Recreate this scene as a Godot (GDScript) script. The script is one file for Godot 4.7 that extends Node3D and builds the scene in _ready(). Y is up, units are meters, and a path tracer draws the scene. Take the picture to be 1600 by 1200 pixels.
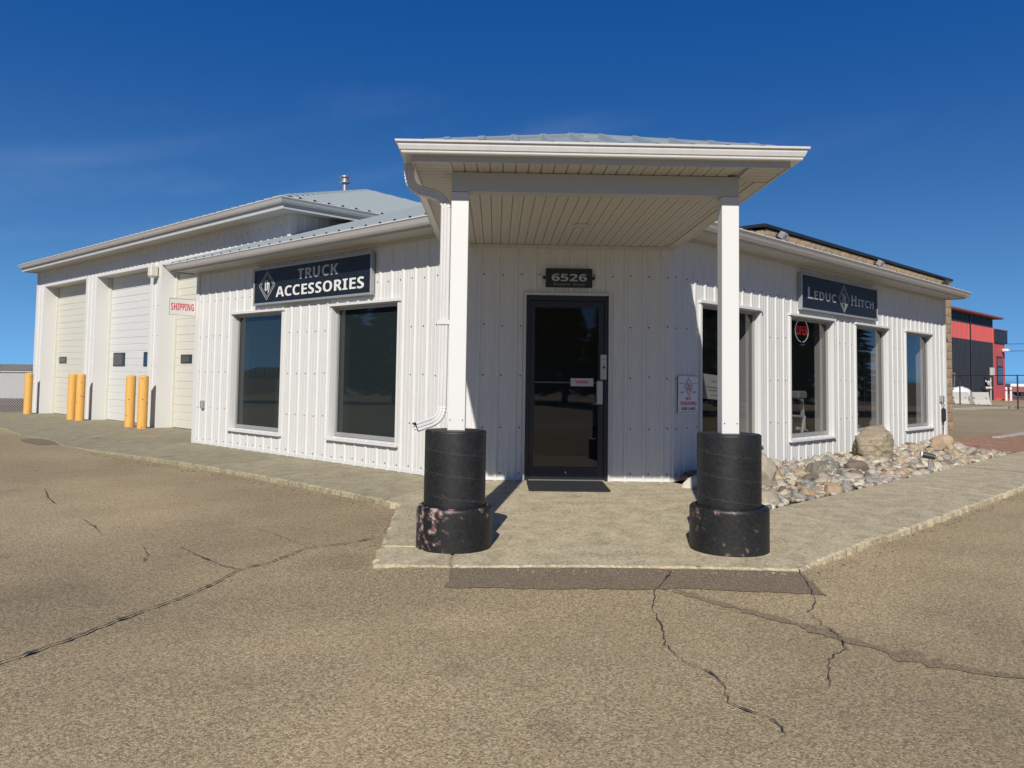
extends Node3D
# A white metal-clad shop with a corner entrance canopy, seen from its parking lot.
# World: x to the right along the entrance wall, z towards the lot, y up, metres. The entrance wall lies in z = 0.

const K := 0.70710678
const XL := -0.5013
const XR := 2.1656
const HM := 3.0813          # soffit of the two wings
const HC := 2.9177          # soffit of the canopy
const TILT := 0.345         # roof pitch

class Fr:
	var o := Vector3.ZERO
	var u := Vector3.RIGHT
	var y := Vector3.UP
	var n := Vector3.BACK
	func _init(o_: Vector3, u_: Vector3, n_: Vector3, y_ := Vector3.UP):
		o = o_; u = u_; n = n_; y = y_
	func p(s: float, h: float, d: float) -> Vector3:
		return o + u * s + y * h + n * d

class MB:
	var v := PackedVector3Array()
	var n := PackedVector3Array()
	var c := PackedColorArray()
	var uv := PackedVector2Array()
	var o := Vector3.ZERO
	var col := Color.WHITE
	var tinted := false
	func tri(a: Vector3, b: Vector3, d: Vector3, hint: Vector3) -> void:
		var g := (b - a).cross(d - a)
		if g.length_squared() < 1e-14: return
		g = g.normalized()
		if g.dot(hint) > 0.0:
			_t(a, d, b, g, g, g)
		else:
			_t(a, b, d, -g, -g, -g)
	func _t(a: Vector3, b: Vector3, d: Vector3, na: Vector3, nb: Vector3, nd: Vector3) -> void:
		v.append(a - o); v.append(b - o); v.append(d - o)
		n.append(na); n.append(nb); n.append(nd)
		if tinted:
			c.append(col); c.append(col); c.append(col)
	func quad(a: Vector3, b: Vector3, d: Vector3, e: Vector3, hint: Vector3) -> void:
		tri(a, b, d, hint); tri(a, d, e, hint)
	# smooth quad: own normals at the corners, turned to the side of the normals
	func squad(a: Vector3, b: Vector3, d: Vector3, e: Vector3, na: Vector3, nb: Vector3, nd: Vector3, ne: Vector3) -> void:
		_st(a, b, d, na, nb, nd); _st(a, d, e, na, nd, ne)
	func _st(a: Vector3, b: Vector3, d: Vector3, na: Vector3, nb: Vector3, nd: Vector3) -> void:
		var g := (b - a).cross(d - a)
		if g.length_squared() < 1e-16: return
		if g.dot(na + nb + nd) > 0.0: _t(a, d, b, na, nd, nb)
		else: _t(a, b, d, na, nb, nd)
	func box8(q: Array) -> void:   # 0..3 bottom ring, 4..7 top ring
		var m: Vector3 = (q[0] + q[1] + q[2] + q[3] + q[4] + q[5] + q[6] + q[7]) / 8.0
		for f in [[0, 1, 2, 3], [4, 5, 6, 7], [0, 1, 5, 4], [1, 2, 6, 5], [2, 3, 7, 6], [3, 0, 4, 7]]:
			var a: Vector3 = q[f[0]]; var b: Vector3 = q[f[1]]; var d: Vector3 = q[f[2]]; var e: Vector3 = q[f[3]]
			quad(a, b, d, e, (a + b + d + e) / 4.0 - m)
	func fbox(f, s0: float, s1: float, y0: float, y1: float, n0: float, n1: float) -> void:
		box8([f.p(s0, y0, n0), f.p(s1, y0, n0), f.p(s1, y0, n1), f.p(s0, y0, n1), f.p(s0, y1, n0), f.p(s1, y1, n0), f.p(s1, y1, n1), f.p(s0, y1, n1)])
	# box with chamfered long and short edges
	func cbox(f, s0: float, s1: float, y0: float, y1: float, n0: float, n1: float, b: float) -> void:
		var mid: Vector3 = f.p((s0 + s1) / 2, (y0 + y1) / 2, (n0 + n1) / 2)
		var lo := [s0, y0, n0]; var hi := [s1, y1, n1]
		var pt := func(i: int, j: int, k: int, ax: int) -> Vector3:
			# corner (i,j,k) on the face of axis ax, pulled in by b along the other two
			var w := [hi[0] if i else lo[0], hi[1] if j else lo[1], hi[2] if k else lo[2]]
			var sg := [1.0 if i else -1.0, 1.0 if j else -1.0, 1.0 if k else -1.0]
			for a in 3:
				if a != ax: w[a] -= sg[a] * b
			return f.p(w[0], w[1], w[2])
		var fc := func(arr: Array) -> void:
			var m2 := Vector3.ZERO
			for q in arr: m2 += q
			m2 /= arr.size()
			if arr.size() == 4: quad(arr[0], arr[1], arr[2], arr[3], m2 - mid)
			else: tri(arr[0], arr[1], arr[2], m2 - mid)
		for e in 2:
			fc.call([pt.call(e, 0, 0, 0), pt.call(e, 1, 0, 0), pt.call(e, 1, 1, 0), pt.call(e, 0, 1, 0)])
			fc.call([pt.call(0, e, 0, 1), pt.call(1, e, 0, 1), pt.call(1, e, 1, 1), pt.call(0, e, 1, 1)])
			fc.call([pt.call(0, 0, e, 2), pt.call(1, 0, e, 2), pt.call(1, 1, e, 2), pt.call(0, 1, e, 2)])
		for e in 2:
			for g in 2:
				fc.call([pt.call(e, g, 0, 0), pt.call(e, g, 1, 0), pt.call(e, g, 1, 1), pt.call(e, g, 0, 1)])
				fc.call([pt.call(e, 0, g, 0), pt.call(e, 1, g, 0), pt.call(e, 1, g, 2), pt.call(e, 0, g, 2)])
				fc.call([pt.call(0, e, g, 1), pt.call(1, e, g, 1), pt.call(1, e, g, 2), pt.call(0, e, g, 2)])
		for i in 2:
			for j in 2:
				for k in 2: fc.call([pt.call(i, j, k, 0), pt.call(i, j, k, 1), pt.call(i, j, k, 2)])
	func tube(a: Vector3, b: Vector3, r0: float, r1: float, seg := 12, caps := true) -> void:
		var d := (b - a).normalized()
		var e1 := d.cross(Vector3.UP if absf(d.y) < 0.9 else Vector3.RIGHT).normalized()
		var e2 := d.cross(e1)
		for i in seg:
			var t0 := TAU * i / seg; var t1 := TAU * (i + 1) / seg
			var n0 := e1 * cos(t0) + e2 * sin(t0); var n1 := e1 * cos(t1) + e2 * sin(t1)
			squad(a + n0 * r0, a + n1 * r0, b + n1 * r1, b + n0 * r1, n0, n1, n1, n0)
			if caps:
				tri(a, a + n0 * r0, a + n1 * r0, -d)
				tri(b, b + n0 * r1, b + n1 * r1, d)
	func lathe(at: Vector3, prof: Array, seg := 32) -> void:   # prof: Vector2(r, y) bottom to top
		for k in prof.size() - 1:
			var p0: Vector2 = prof[k]; var p1: Vector2 = prof[k + 1]
			var t := (p1 - p0).normalized(); var nn := Vector2(t.y, -t.x)
			for i in seg:
				var a0 := TAU * i / seg; var a1 := TAU * (i + 1) / seg
				var d0 := Vector3(cos(a0), 0, sin(a0)); var d1 := Vector3(cos(a1), 0, sin(a1))
				var m0 := d0 * nn.x + Vector3.UP * nn.y; var m1 := d1 * nn.x + Vector3.UP * nn.y
				squad(at + d0 * p0.x + Vector3.UP * p0.y, at + d1 * p0.x + Vector3.UP * p0.y, at + d1 * p1.x + Vector3.UP * p1.y, at + d0 * p1.x + Vector3.UP * p1.y, m0, m1, m1, m0)
	# flat outline in the frame, with thickness n0..n1
	func plate(f, pts: PackedVector2Array, n0: float, n1: float) -> void:
		var ix := Geometry2D.triangulate_polygon(pts)
		for i in range(0, ix.size(), 3):
			tri(f.p(pts[ix[i]].x, pts[ix[i]].y, n1), f.p(pts[ix[i + 1]].x, pts[ix[i + 1]].y, n1), f.p(pts[ix[i + 2]].x, pts[ix[i + 2]].y, n1), f.n)
		var sg := 0.0
		for i in pts.size(): sg += pts[i].cross(pts[(i + 1) % pts.size()])
		for i in pts.size():
			var a := pts[i]; var b := pts[(i + 1) % pts.size()]
			var e := (b - a) * signf(sg)
			quad(f.p(a.x, a.y, n0), f.p(b.x, b.y, n0), f.p(b.x, b.y, n1), f.p(a.x, a.y, n1), f.u * e.y - f.y * e.x)
	func bar2(f, a: Vector2, b: Vector2, w: float, n0: float, n1: float) -> void:
		var d := (b - a).normalized(); var q := Vector2(-d.y, d.x) * w / 2
		plate(f, PackedVector2Array([a - q, b - q, b + q, a + q]), n0, n1)
	# a profile (x across = e1, y = e2) carried along points with their own frames
	func sweep(pts: Array, e1s: Array, e2s: Array, prof: PackedVector2Array, closed := true, caps := true) -> void:
		var m := prof.size()
		for k in pts.size() - 1:
			for i in (m if closed else m - 1):
				var a := prof[i]; var b := prof[(i + 1) % m]
				var p0: Vector3 = pts[k] + e1s[k] * a.x + e2s[k] * a.y; var p1: Vector3 = pts[k] + e1s[k] * b.x + e2s[k] * b.y
				var p2: Vector3 = pts[k + 1] + e1s[k + 1] * b.x + e2s[k + 1] * b.y; var p3: Vector3 = pts[k + 1] + e1s[k + 1] * a.x + e2s[k + 1] * a.y
				var t := b - a
				quad(p0, p1, p2, p3, e1s[k] * t.y - e2s[k] * t.x)
		if caps and closed:
			for k in [0, pts.size() - 1]:
				var ix := Geometry2D.triangulate_polygon(prof)
				var dir: Vector3 = (pts[0] - pts[1]) if k == 0 else (pts[k] - pts[k - 1])
				for i in range(0, ix.size(), 3):
					var q := []
					for j in 3: q.append(pts[k] + e1s[k] * prof[ix[i + j]].x + e2s[k] * prof[ix[i + j]].y)
					tri(q[0], q[1], q[2], dir)
	func mesh() -> ArrayMesh:
		var a := []
		a.resize(Mesh.ARRAY_MAX)
		a[Mesh.ARRAY_VERTEX] = v; a[Mesh.ARRAY_NORMAL] = n
		if tinted: a[Mesh.ARRAY_COLOR] = c
		var am := ArrayMesh.new()
		am.add_surface_from_arrays(Mesh.PRIMITIVE_TRIANGLES, a)
		return am

var rng := RandomNumberGenerator.new()
var names := {}
var M := {}
var L: Fr
var R: Fr
var D: Fr

func _ready() -> void:
	rng.seed = 7
	# camera: a phone at chest height, turned slightly right and up, with the frame cropped off-centre
	var cam := Camera3D.new(); cam.name = "camera"; add_child(cam)
	cam.position = Vector3(0, 1.2662, 10.3411)
	cam.rotation = Vector3(0.0582, -0.0184, 0.0142)
	var near := 0.05; var focal := 1304.33
	cam.set_frustum(near * 1200.0 / focal, Vector2(0, -(600.0 - 513.06) / focal * near), near, 4000.0)
	cam.current = true
	# sky and sun
	var we := WorldEnvironment.new(); we.name = "environment"; add_child(we)
	var env := Environment.new(); we.environment = env
	env.background_mode = Environment.BG_SKY
	var sky := Sky.new(); var sm := ProceduralSkyMaterial.new(); sky.sky_material = sm; env.sky = sky
	sm.sky_top_color = Color(0.015, 0.285, 0.575); sm.sky_horizon_color = Color(0.46, 0.71, 0.93); sm.sky_curve = 0.098
	sm.ground_bottom_color = Color(0.30, 0.27, 0.23); sm.ground_horizon_color = Color(0.50, 0.52, 0.52); sm.sun_angle_max = 1.0
	sm.sky_cover = cirrus()
	sm.energy_multiplier = 0.92
	env.tonemap_mode = Environment.TONE_MAPPER_LINEAR
	env.tonemap_exposure = 1.12
	env.sdfgi_enabled = true; env.ssao_enabled = true; env.ssil_enabled = true
	var sun := DirectionalLight3D.new(); sun.name = "sun"; add_child(sun)
	var el := deg_to_rad(35.2); var travel := Vector3(0.161 * cos(el), -sin(el), -0.987 * cos(el)).normalized()
	sun.look_at_from_position(Vector3.ZERO, travel, Vector3.UP)
	sun.light_energy = 1.6; sun.light_color = Color(1.0, 0.975, 0.93); sun.light_angular_distance = 0.5; sun.shadow_enabled = true

	L = Fr.new(Vector3(XL, 0, 0), Vector3(-K, 0, -K), Vector3(-K, 0, K))
	R = Fr.new(Vector3(XR, 0, 0), Vector3(K, 0, -K), Vector3(K, 0, K))
	D = Fr.new(Vector3(XL, 0, 0), Vector3.RIGHT, Vector3.BACK)
	make_materials()
	build_ground(); build_pavement(); build_crumbs()
	build_showroom(); build_canopy(); build_drums(); build_bays(); build_block_building()
	build_right_background(); build_left_background(); build_trees()
	build_hills(); build_signs(); build_inside(); build_shelves(); build_small(); build_stones()

func cirrus() -> ImageTexture:
	# thin streaks drawn out along the horizon, in a loose field of patches
	var w := 1024; var h := 512; var im := Image.create(w, h, false, Image.FORMAT_RGBA8)
	var n := noise(FastNoiseLite.TYPE_SIMPLEX_SMOOTH, 1.0, 77, 4); var n2 := noise(FastNoiseLite.TYPE_SIMPLEX_SMOOTH, 1.0, 82, 2)
	for y in range(170, 256):
		var e := (256 - y) * PI / 512.0
		for x in w:
			var a := TAU * x / w
			var d := Vector3(sin(a), 0.0, -cos(a))
			var v := n.get_noise_3d(d.x * 2.2, (e - 0.22 * d.x) * 26.0, d.z * 2.2) * 0.5 + 0.5
			var az := wrapf(a, -PI, PI)
			var p := exp(-pow((az + 0.42) / 0.26, 2.0) - pow((e - 0.175 - 0.22 * (az + 0.42)) / 0.045, 2.0)) + 0.5 * smoothstep(0.25, 0.6, n2.get_noise_3d(d.x * 1.1, e * 5.0, d.z * 1.1))
			im.set_pixel(x, y, Color(1, 1, 1, clampf((v - 0.40) * 1.4, 0.0, 1.0) * p * smoothstep(170, 200, y) * smoothstep(256, 246, y) * 0.12))
	return ImageTexture.create_from_image(im)

# ------------------------------------------------------------------ scene tree helpers
func numbered(s: String) -> String:
	var k: int = names.get(s, 0); names[s] = k + 1
	return s if k == 0 else "%s_%03d" % [s, k]
func thing(called: String, label: String, category: String, at := Vector3.ZERO, group := "") -> Node3D:
	var o := Node3D.new(); o.name = numbered(called); add_child(o); o.position = at
	o.set_meta("label", label); o.set_meta("category", category)
	if group: o.set_meta("group", group)
	return o
func structure(called: String, at := Vector3.ZERO) -> Node3D:
	var o := Node3D.new(); o.name = numbered(called); add_child(o); o.position = at
	o.set_meta("kind", "structure")
	return o
func holder(parent: Node3D, called: String) -> Node3D:
	var o := Node3D.new(); o.name = called; parent.add_child(o, true); return o
func nb(t: Node3D) -> MB:
	var m := MB.new()
	var q: Node = t
	while q != self and q is Node3D:
		m.o += q.position; q = q.get_parent()
	return m
func part(parent: Node, called: String, m, mat: Material) -> MeshInstance3D:
	var o := MeshInstance3D.new(); o.name = called
	o.mesh = m.mesh() if m is MB else m
	o.material_override = mat
	o.cast_shadow = GeometryInstance3D.SHADOW_CASTING_SETTING_ON
	parent.add_child(o, true)
	return o
func copy(o: Node3D, called: String, at: Vector3, label := "") -> Node3D:
	var r: Node3D = o.duplicate(); r.name = numbered(called); add_child(r); r.position = at
	if label: r.set_meta("label", label)
	return r

# ------------------------------------------------------------------ materials
func lin(r: float, g: float, b: float) -> Color: return Color(r, g, b).linear_to_srgb()
func lin_a(r: float, g: float, b: float, a: float) -> Color:
	var c := lin(r, g, b); c.a = a
	return c
func mat(called: String, c: Color, rough := 0.6, metal := 0.0) -> StandardMaterial3D:
	var m := StandardMaterial3D.new(); m.resource_name = called
	m.albedo_color = c; m.roughness = rough; m.metallic = metal
	M[called] = m
	return m
func noise(kind: int, freq: float, sd: int, octaves := 3) -> FastNoiseLite:
	var f := FastNoiseLite.new(); f.noise_type = kind; f.frequency = freq; f.seed = sd
	f.fractal_octaves = octaves
	if kind == FastNoiseLite.TYPE_CELLULAR: f.fractal_type = FastNoiseLite.FRACTAL_NONE
	return f
func gray(f: FastNoiseLite, size: int) -> PackedByteArray:
	var im := f.get_seamless_image(size, size, false, false, 0.1, true); im.convert(Image.FORMAT_L8)
	return im.get_data()
# tone per pixel from up to three noises -> a colour image through a gradient
func ramp_texture(size: int, layers: Array, weights: Array, g: Gradient) -> ImageTexture:
	var out := PackedByteArray(); out.resize(size * size * 3)
	var lut := []
	for i in 256: lut.append(g.sample(i / 255.0))
	var n := layers.size()
	for i in size * size:
		var t := 0.0
		for k in n: t += float(layers[k][i]) * float(weights[k])
		var c: Color = lut[clampi(int(t), 0, 255)]
		out[i * 3] = int(c.r * 255.0); out[i * 3 + 1] = int(c.g * 255.0); out[i * 3 + 2] = int(c.b * 255.0)
	var im := Image.create_from_data(size, size, false, Image.FORMAT_RGB8, out)
	im.generate_mipmaps()
	return ImageTexture.create_from_image(im)
func gray_texture(size: int, d: PackedByteArray) -> ImageTexture:
	return ImageTexture.create_from_image(Image.create_from_data(size, size, false, Image.FORMAT_L8, d))
func grad(stops: Array) -> Gradient:   # [[t, Color], ...]
	var g := Gradient.new(); var o := PackedFloat32Array(); var c := PackedColorArray()
	for s in stops: o.append(s[0]); c.append(s[1])
	g.offsets = o; g.colors = c
	return g
func triplanar(m: StandardMaterial3D, tex: Texture2D, tile: float, relief: Texture2D = null, depth := 0.0) -> void:
	m.albedo_texture = tex
	m.uv1_triplanar = true; m.uv1_world_triplanar = true; m.uv1_scale = Vector3.ONE / tile
	if relief:
		m.heightmap_enabled = true; m.heightmap_texture = relief; m.heightmap_scale = depth

func make_materials() -> void:
	mat("white_siding", lin(0.575, 0.575, 0.562), 0.45)
	mat("white_trim", lin(0.581, 0.581, 0.572), 0.45)
	mat("cream_trim", lin(0.553, 0.537, 0.474), 0.45)
	mat("gutter_white", lin(0.569, 0.561, 0.561), 0.32)
	mat("soffit_white", lin(0.50, 0.495, 0.475), 0.6)
	mat("post_white", lin(0.569, 0.569, 0.561), 0.5)
	mat("fascia_grey", lin(0.42, 0.425, 0.43), 0.5)
	mat("roof_metal", lin(0.25, 0.285, 0.295), 0.45)
	mat("frame_grey", lin(0.33, 0.33, 0.32), 0.4, 0.3)
	mat("door_cream", lin(0.555, 0.545, 0.48), 0.5)
	mat("door_white", lin(0.572, 0.581, 0.572), 0.5)
	mat("jamb_grey", lin(0.490, 0.498, 0.506), 0.5)
	mat("black_frame", lin(0.012, 0.014, 0.02), 0.35)
	mat("dark_rubber", lin(0.012, 0.0125, 0.0135), 0.85)
	mat("navy_face", lin(0.005, 0.009, 0.015), 0.5)
	mat("sign_frame", lin(0.36, 0.37, 0.38), 0.35, 0.4)
	mat("sign_white", lin(0.632, 0.632, 0.616), 0.5)
	mat("sign_red", lin(0.55, 0.03, 0.05), 0.5)
	mat("sign_dark", lin(0.06, 0.02, 0.025), 0.5)
	mat("sign_grey", lin(0.276, 0.276, 0.284), 0.5)
	mat("letter_grey", lin(0.395, 0.395, 0.387), 0.5)
	mat("plate_black", lin(0.012, 0.014, 0.02), 0.4)
	mat("screw_grey", lin(0.045, 0.045, 0.045), 0.6)
	mat("galvanised", lin(0.45, 0.46, 0.47), 0.35, 0.8)
	mat("floor_vinyl", lin(0.24, 0.23, 0.21), 0.7)
	mat("inner_wall", lin(0.50, 0.49, 0.46), 0.8)
	mat("crack_dark", lin(0.045, 0.036, 0.028), 0.95)
	mat("concrete_plain", lin(0.316, 0.300, 0.261), 0.9)
	mat("mulch_dark", lin(0.12, 0.09, 0.07), 0.95)
	var ne := mat("neon_red", lin(0.60, 0.10, 0.10), 0.4); ne.emission_enabled = true; ne.emission = Color(1.0, 0.16, 0.14); ne.emission_energy_multiplier = 0.35; var nw := mat("neon_white", lin(0.7, 0.7, 0.7), 0.4); nw.emission_enabled = true; nw.emission = Color(0.9, 0.92, 1.0); nw.emission_energy_multiplier = 0.3
	mat("steel_dark", lin(0.03, 0.03, 0.032), 0.5)
	mat("red_paint", lin(0.50, 0.085, 0.08), 0.6)
	mat("black_cladding", lin(0.014, 0.016, 0.02), 0.45)
	mat("maroon", lin(0.237, 0.079, 0.079), 0.5)
	mat("barrier_concrete", lin(0.395, 0.387, 0.363), 0.8)
	mat("tank_white", lin(0.632, 0.632, 0.632), 0.4)
	mat("blue_paint", lin(0.08, 0.22, 0.45), 0.6)
	mat("dark_roof", lin(0.08, 0.075, 0.07), 0.7)
	mat("pale_wall", lin(0.435, 0.435, 0.435), 0.7)
	var gl := mat("glass", lin_a(0.014, 0.021, 0.023, 0.88), 0.02); gl.transparency = BaseMaterial3D.TRANSPARENCY_ALPHA
	var gc := mat("clear_glass", lin_a(0.004, 0.006, 0.006, 0.5), 0.02); gc.transparency = BaseMaterial3D.TRANSPARENCY_ALPHA
	var dg := mat("dark_glass", lin(0.012, 0.014, 0.016), 0.05); dg.metallic_specular = 0.6
	# mineral surfaces
	var cell := noise(FastNoiseLite.TYPE_CELLULAR, 0.13, 11); cell.cellular_return_type = FastNoiseLite.RETURN_CELL_VALUE
	var cell2 := noise(FastNoiseLite.TYPE_CELLULAR, 0.30, 12); cell2.cellular_return_type = FastNoiseLite.RETURN_CELL_VALUE
	var dist := noise(FastNoiseLite.TYPE_CELLULAR, 0.13, 11); dist.cellular_return_type = FastNoiseLite.RETURN_DISTANCE2_SUB
	var soft := noise(FastNoiseLite.TYPE_SIMPLEX_SMOOTH, 0.006, 13, 4)
	var fine := noise(FastNoiseLite.TYPE_SIMPLEX, 0.12, 14, 3)
	var S := 1024
	var a := gray(cell, S); var b := gray(cell2, S); var e := gray(dist, S); var f := gray(soft, S); var g := gray(fine, S)
	var asphalt_tex := ramp_texture(S, [a, b, g], [0.56, 0.28, 0.16], grad([
		[0.0, Color(0.30, 0.26, 0.21)], [0.2, Color(0.49, 0.43, 0.335)], [0.5, Color(0.645, 0.57, 0.44)], [0.75, Color(0.73, 0.655, 0.515)], [0.9, Color(0.81, 0.755, 0.64)], [1.0, Color(0.90, 0.86, 0.77)]]))
	var relief := gray_texture(S, e)
	var weather := ramp_texture(512, [gray(noise(FastNoiseLite.TYPE_SIMPLEX_SMOOTH, 0.02, 15, 4), 512), gray(noise(FastNoiseLite.TYPE_SIMPLEX, 0.09, 16, 3), 512)], [0.6, 0.4], grad([[0.0, Color(0.93, 0.925, 0.91)], [0.35, Color(0.975, 0.975, 0.97)], [0.6, Color(0.995, 0.995, 0.995)], [1.0, Color(1, 1, 1)]]))
	for q in ["white_siding", "gutter_white", "soffit_white", "door_white", "door_cream", "roof_metal"]:
		triplanar(M[q], weather, 1.0); M[q].uv1_scale = Vector3(1.3, 0.22, 1.3)
	var asp := mat("asphalt", Color.WHITE, 0.93); triplanar(asp, asphalt_tex, 1.3, relief, 0.3); asp.vertex_color_use_as_albedo = true
	var pat := mat("asphalt_patch", lin(0.43, 0.435, 0.475), 0.9); triplanar(pat, asphalt_tex, 1.1, relief, 0.25)
	var tw := mat("tar_worn", lin(0.55, 0.54, 0.545), 0.9); triplanar(tw, asphalt_tex, 1.1, relief, 0.25)
	var conc_tex := ramp_texture(S, [a, b, f, g], [0.38, 0.18, 0.34, 0.10], grad([
		[0.0, Color(0.38, 0.345, 0.285)], [0.2, Color(0.58, 0.54, 0.455)], [0.5, Color(0.745, 0.70, 0.605)], [0.72, Color(0.81, 0.77, 0.67)], [1.0, Color(0.95, 0.92, 0.84)]]))
	var con := mat("concrete", Color.WHITE, 0.9); triplanar(con, conc_tex, 2.3, relief, 0.16); con.vertex_color_use_as_albedo = true
	var block_tex := ramp_texture(S, [a, f, g], [0.3, 0.3, 0.4], grad([
		[0.0, Color(0.50, 0.42, 0.32)], [0.4, Color(0.69, 0.60, 0.48)], [0.7, Color(0.77, 0.68, 0.55)], [1.0, Color(0.86, 0.79, 0.67)]]))
	for k in 3:
		var bm := mat("block_%d" % k, [lin(0.76, 0.74, 0.72), lin(0.68, 0.67, 0.65), lin(0.80, 0.77, 0.73)][k], 0.95); triplanar(bm, block_tex, 0.9 + 0.2 * k, relief, 0.8)
	# field stones
	var tones := [lin(0.56, 0.50, 0.38), lin(0.64, 0.60, 0.50), lin(0.42, 0.38, 0.32), lin(0.44, 0.33, 0.23), lin(0.34, 0.34, 0.34), lin(0.54, 0.42, 0.31), lin(0.52, 0.49, 0.43), lin(0.20, 0.165, 0.145), lin(0.72, 0.69, 0.61)]
	var stone_tex := ramp_texture(512, [gray(soft, 512), gray(fine, 512)], [0.45, 0.55], grad([[0.0, Color(0.55, 0.53, 0.51)], [0.5, Color(0.86, 0.85, 0.83)], [1.0, Color(1, 1, 1)]]))
	for k in tones.size():
		var sm := mat("stone_%d" % k, lin(0.98, 0.96, 0.92) * tones[k], 0.8); triplanar(sm, stone_tex, 0.33 + 0.03 * k)
	var pm := mat("pebbles", lin(0.95, 0.94, 0.91), 0.85); triplanar(pm, stone_tex, 0.3); pm.vertex_color_use_as_albedo = true
	# banded gneiss for the boulders
	var bands := PackedByteArray(); bands.resize(512 * 512)
	var wn := noise(FastNoiseLite.TYPE_SIMPLEX_SMOOTH, 0.012, 21, 3)
	for y in 512:
		for x in 512:
			var w := wn.get_noise_2d(x, y) * 46.0
			bands[y * 512 + x] = clampi(int(128.0 + 70.0 * sin((y + w) * TAU / 64.0) + 57.0 * wn.get_noise_2d(x * 7.0, y * 7.0)), 0, 255)
	var bt := ramp_texture(512, [bands], [1.0], grad([[0.0, Color(0.43, 0.40, 0.35)], [0.5, Color(0.58, 0.54, 0.46)], [0.85, Color(0.64, 0.60, 0.52)], [1.0, Color(0.70, 0.66, 0.58)]]))
	var bo := mat("boulder", lin(0.90, 0.87, 0.84), 0.85); triplanar(bo, bt, 0.62)
	var stripes := PackedByteArray(); stripes.resize(512 * 512)
	for y in 512:
		for x in 512:
			var w := wn.get_noise_2d(x, y) * 60.0
			var t := absf(fposmod(x * 0.6 + y * 0.45 + w, 170.0) - 85.0)
			stripes[y * 512 + x] = clampi(int((230.0 if t < 6.0 else 80.0) + 60.0 * wn.get_noise_2d(x * 6.0, y * 6.0)), 0, 255)
	var st := ramp_texture(512, [stripes], [1.0], grad([[0.0, Color(0.38, 0.37, 0.34)], [0.5, Color(0.54, 0.52, 0.46)], [1.0, Color(0.84, 0.82, 0.75)]]))
	var bs := mat("striped_boulder", lin(0.8, 0.8, 0.8), 0.85); triplanar(bs, st, 1.1)
	var dirt_tex := ramp_texture(512, [gray(soft, 512), gray(fine, 512), gray(cell2, 512)], [0.35, 0.35, 0.3], grad([[0.0, Color(0.30, 0.24, 0.19)], [0.5, Color(0.44, 0.36, 0.29)], [1.0, Color(0.56, 0.48, 0.38)]]))
	var di := mat("dirt", lin(0.8, 0.8, 0.8), 0.95); triplanar(di, dirt_tex, 5.0)
	var mulch_tex := ramp_texture(512, [gray(cell, 512), gray(fine, 512)], [0.6, 0.4], grad([[0.0, Color(0.30, 0.20, 0.15)], [0.5, Color(0.55, 0.42, 0.33)], [1.0, Color(0.72, 0.58, 0.47)]]))
	var mu := mat("mulch", Color.WHITE, 0.95); triplanar(mu, mulch_tex, 1.4, relief, 0.3)
	# painted things that chip: colours live on the vertices
	var bp := mat("black_paint", Color.WHITE, 0.5); bp.vertex_color_use_as_albedo = true
	var yp := mat("yellow_paint", Color.WHITE, 0.5); yp.vertex_color_use_as_albedo = true
	mat("scrub", lin(0.055, 0.048, 0.034), 0.95)
	mat("needle", lin(0.028, 0.045, 0.022), 0.9)
	mat("bark", lin(0.09, 0.065, 0.05), 0.95)

# ------------------------------------------------------------------ ground
func outside(x: float, z: float) -> float:
	return maxf(0.0, maxf(z, maxf((x - XL) * -K + z * K, (x - XR) * K + z * K)))
func slab_y(x: float, z: float) -> float:
	return -0.021 * minf(outside(x, z), 5.0)
func asphalt_y(x: float, z: float) -> float:
	var a := Vector2(clampf(x, -0.5, 2.1), 4.25)
	var w := exp(-pow(Vector2(x, z).distance_to(a) / 0.55, 2.0))
	var s := (x - XL) * -K - z * K
	w = maxf(w, smoothstep(5.0, 7.6, s))
	return slab_y(x, z) - 0.012 - 0.045 * (1.0 - w)
func axis(knots: Array) -> PackedFloat32Array:   # [from, step, to, step, to ...]
	var out := PackedFloat32Array(); var x: float = knots[0]
	out.append(x)
	for i in range(1, knots.size(), 2):
		var st: float = knots[i]; var to: float = knots[i + 1]
		var k := maxi(1, int(round((to - x) / st))); var x0 := x
		for j in k: out.append(x0 + (to - x0) * (j + 1) / k)
		x = to
	return out
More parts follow.
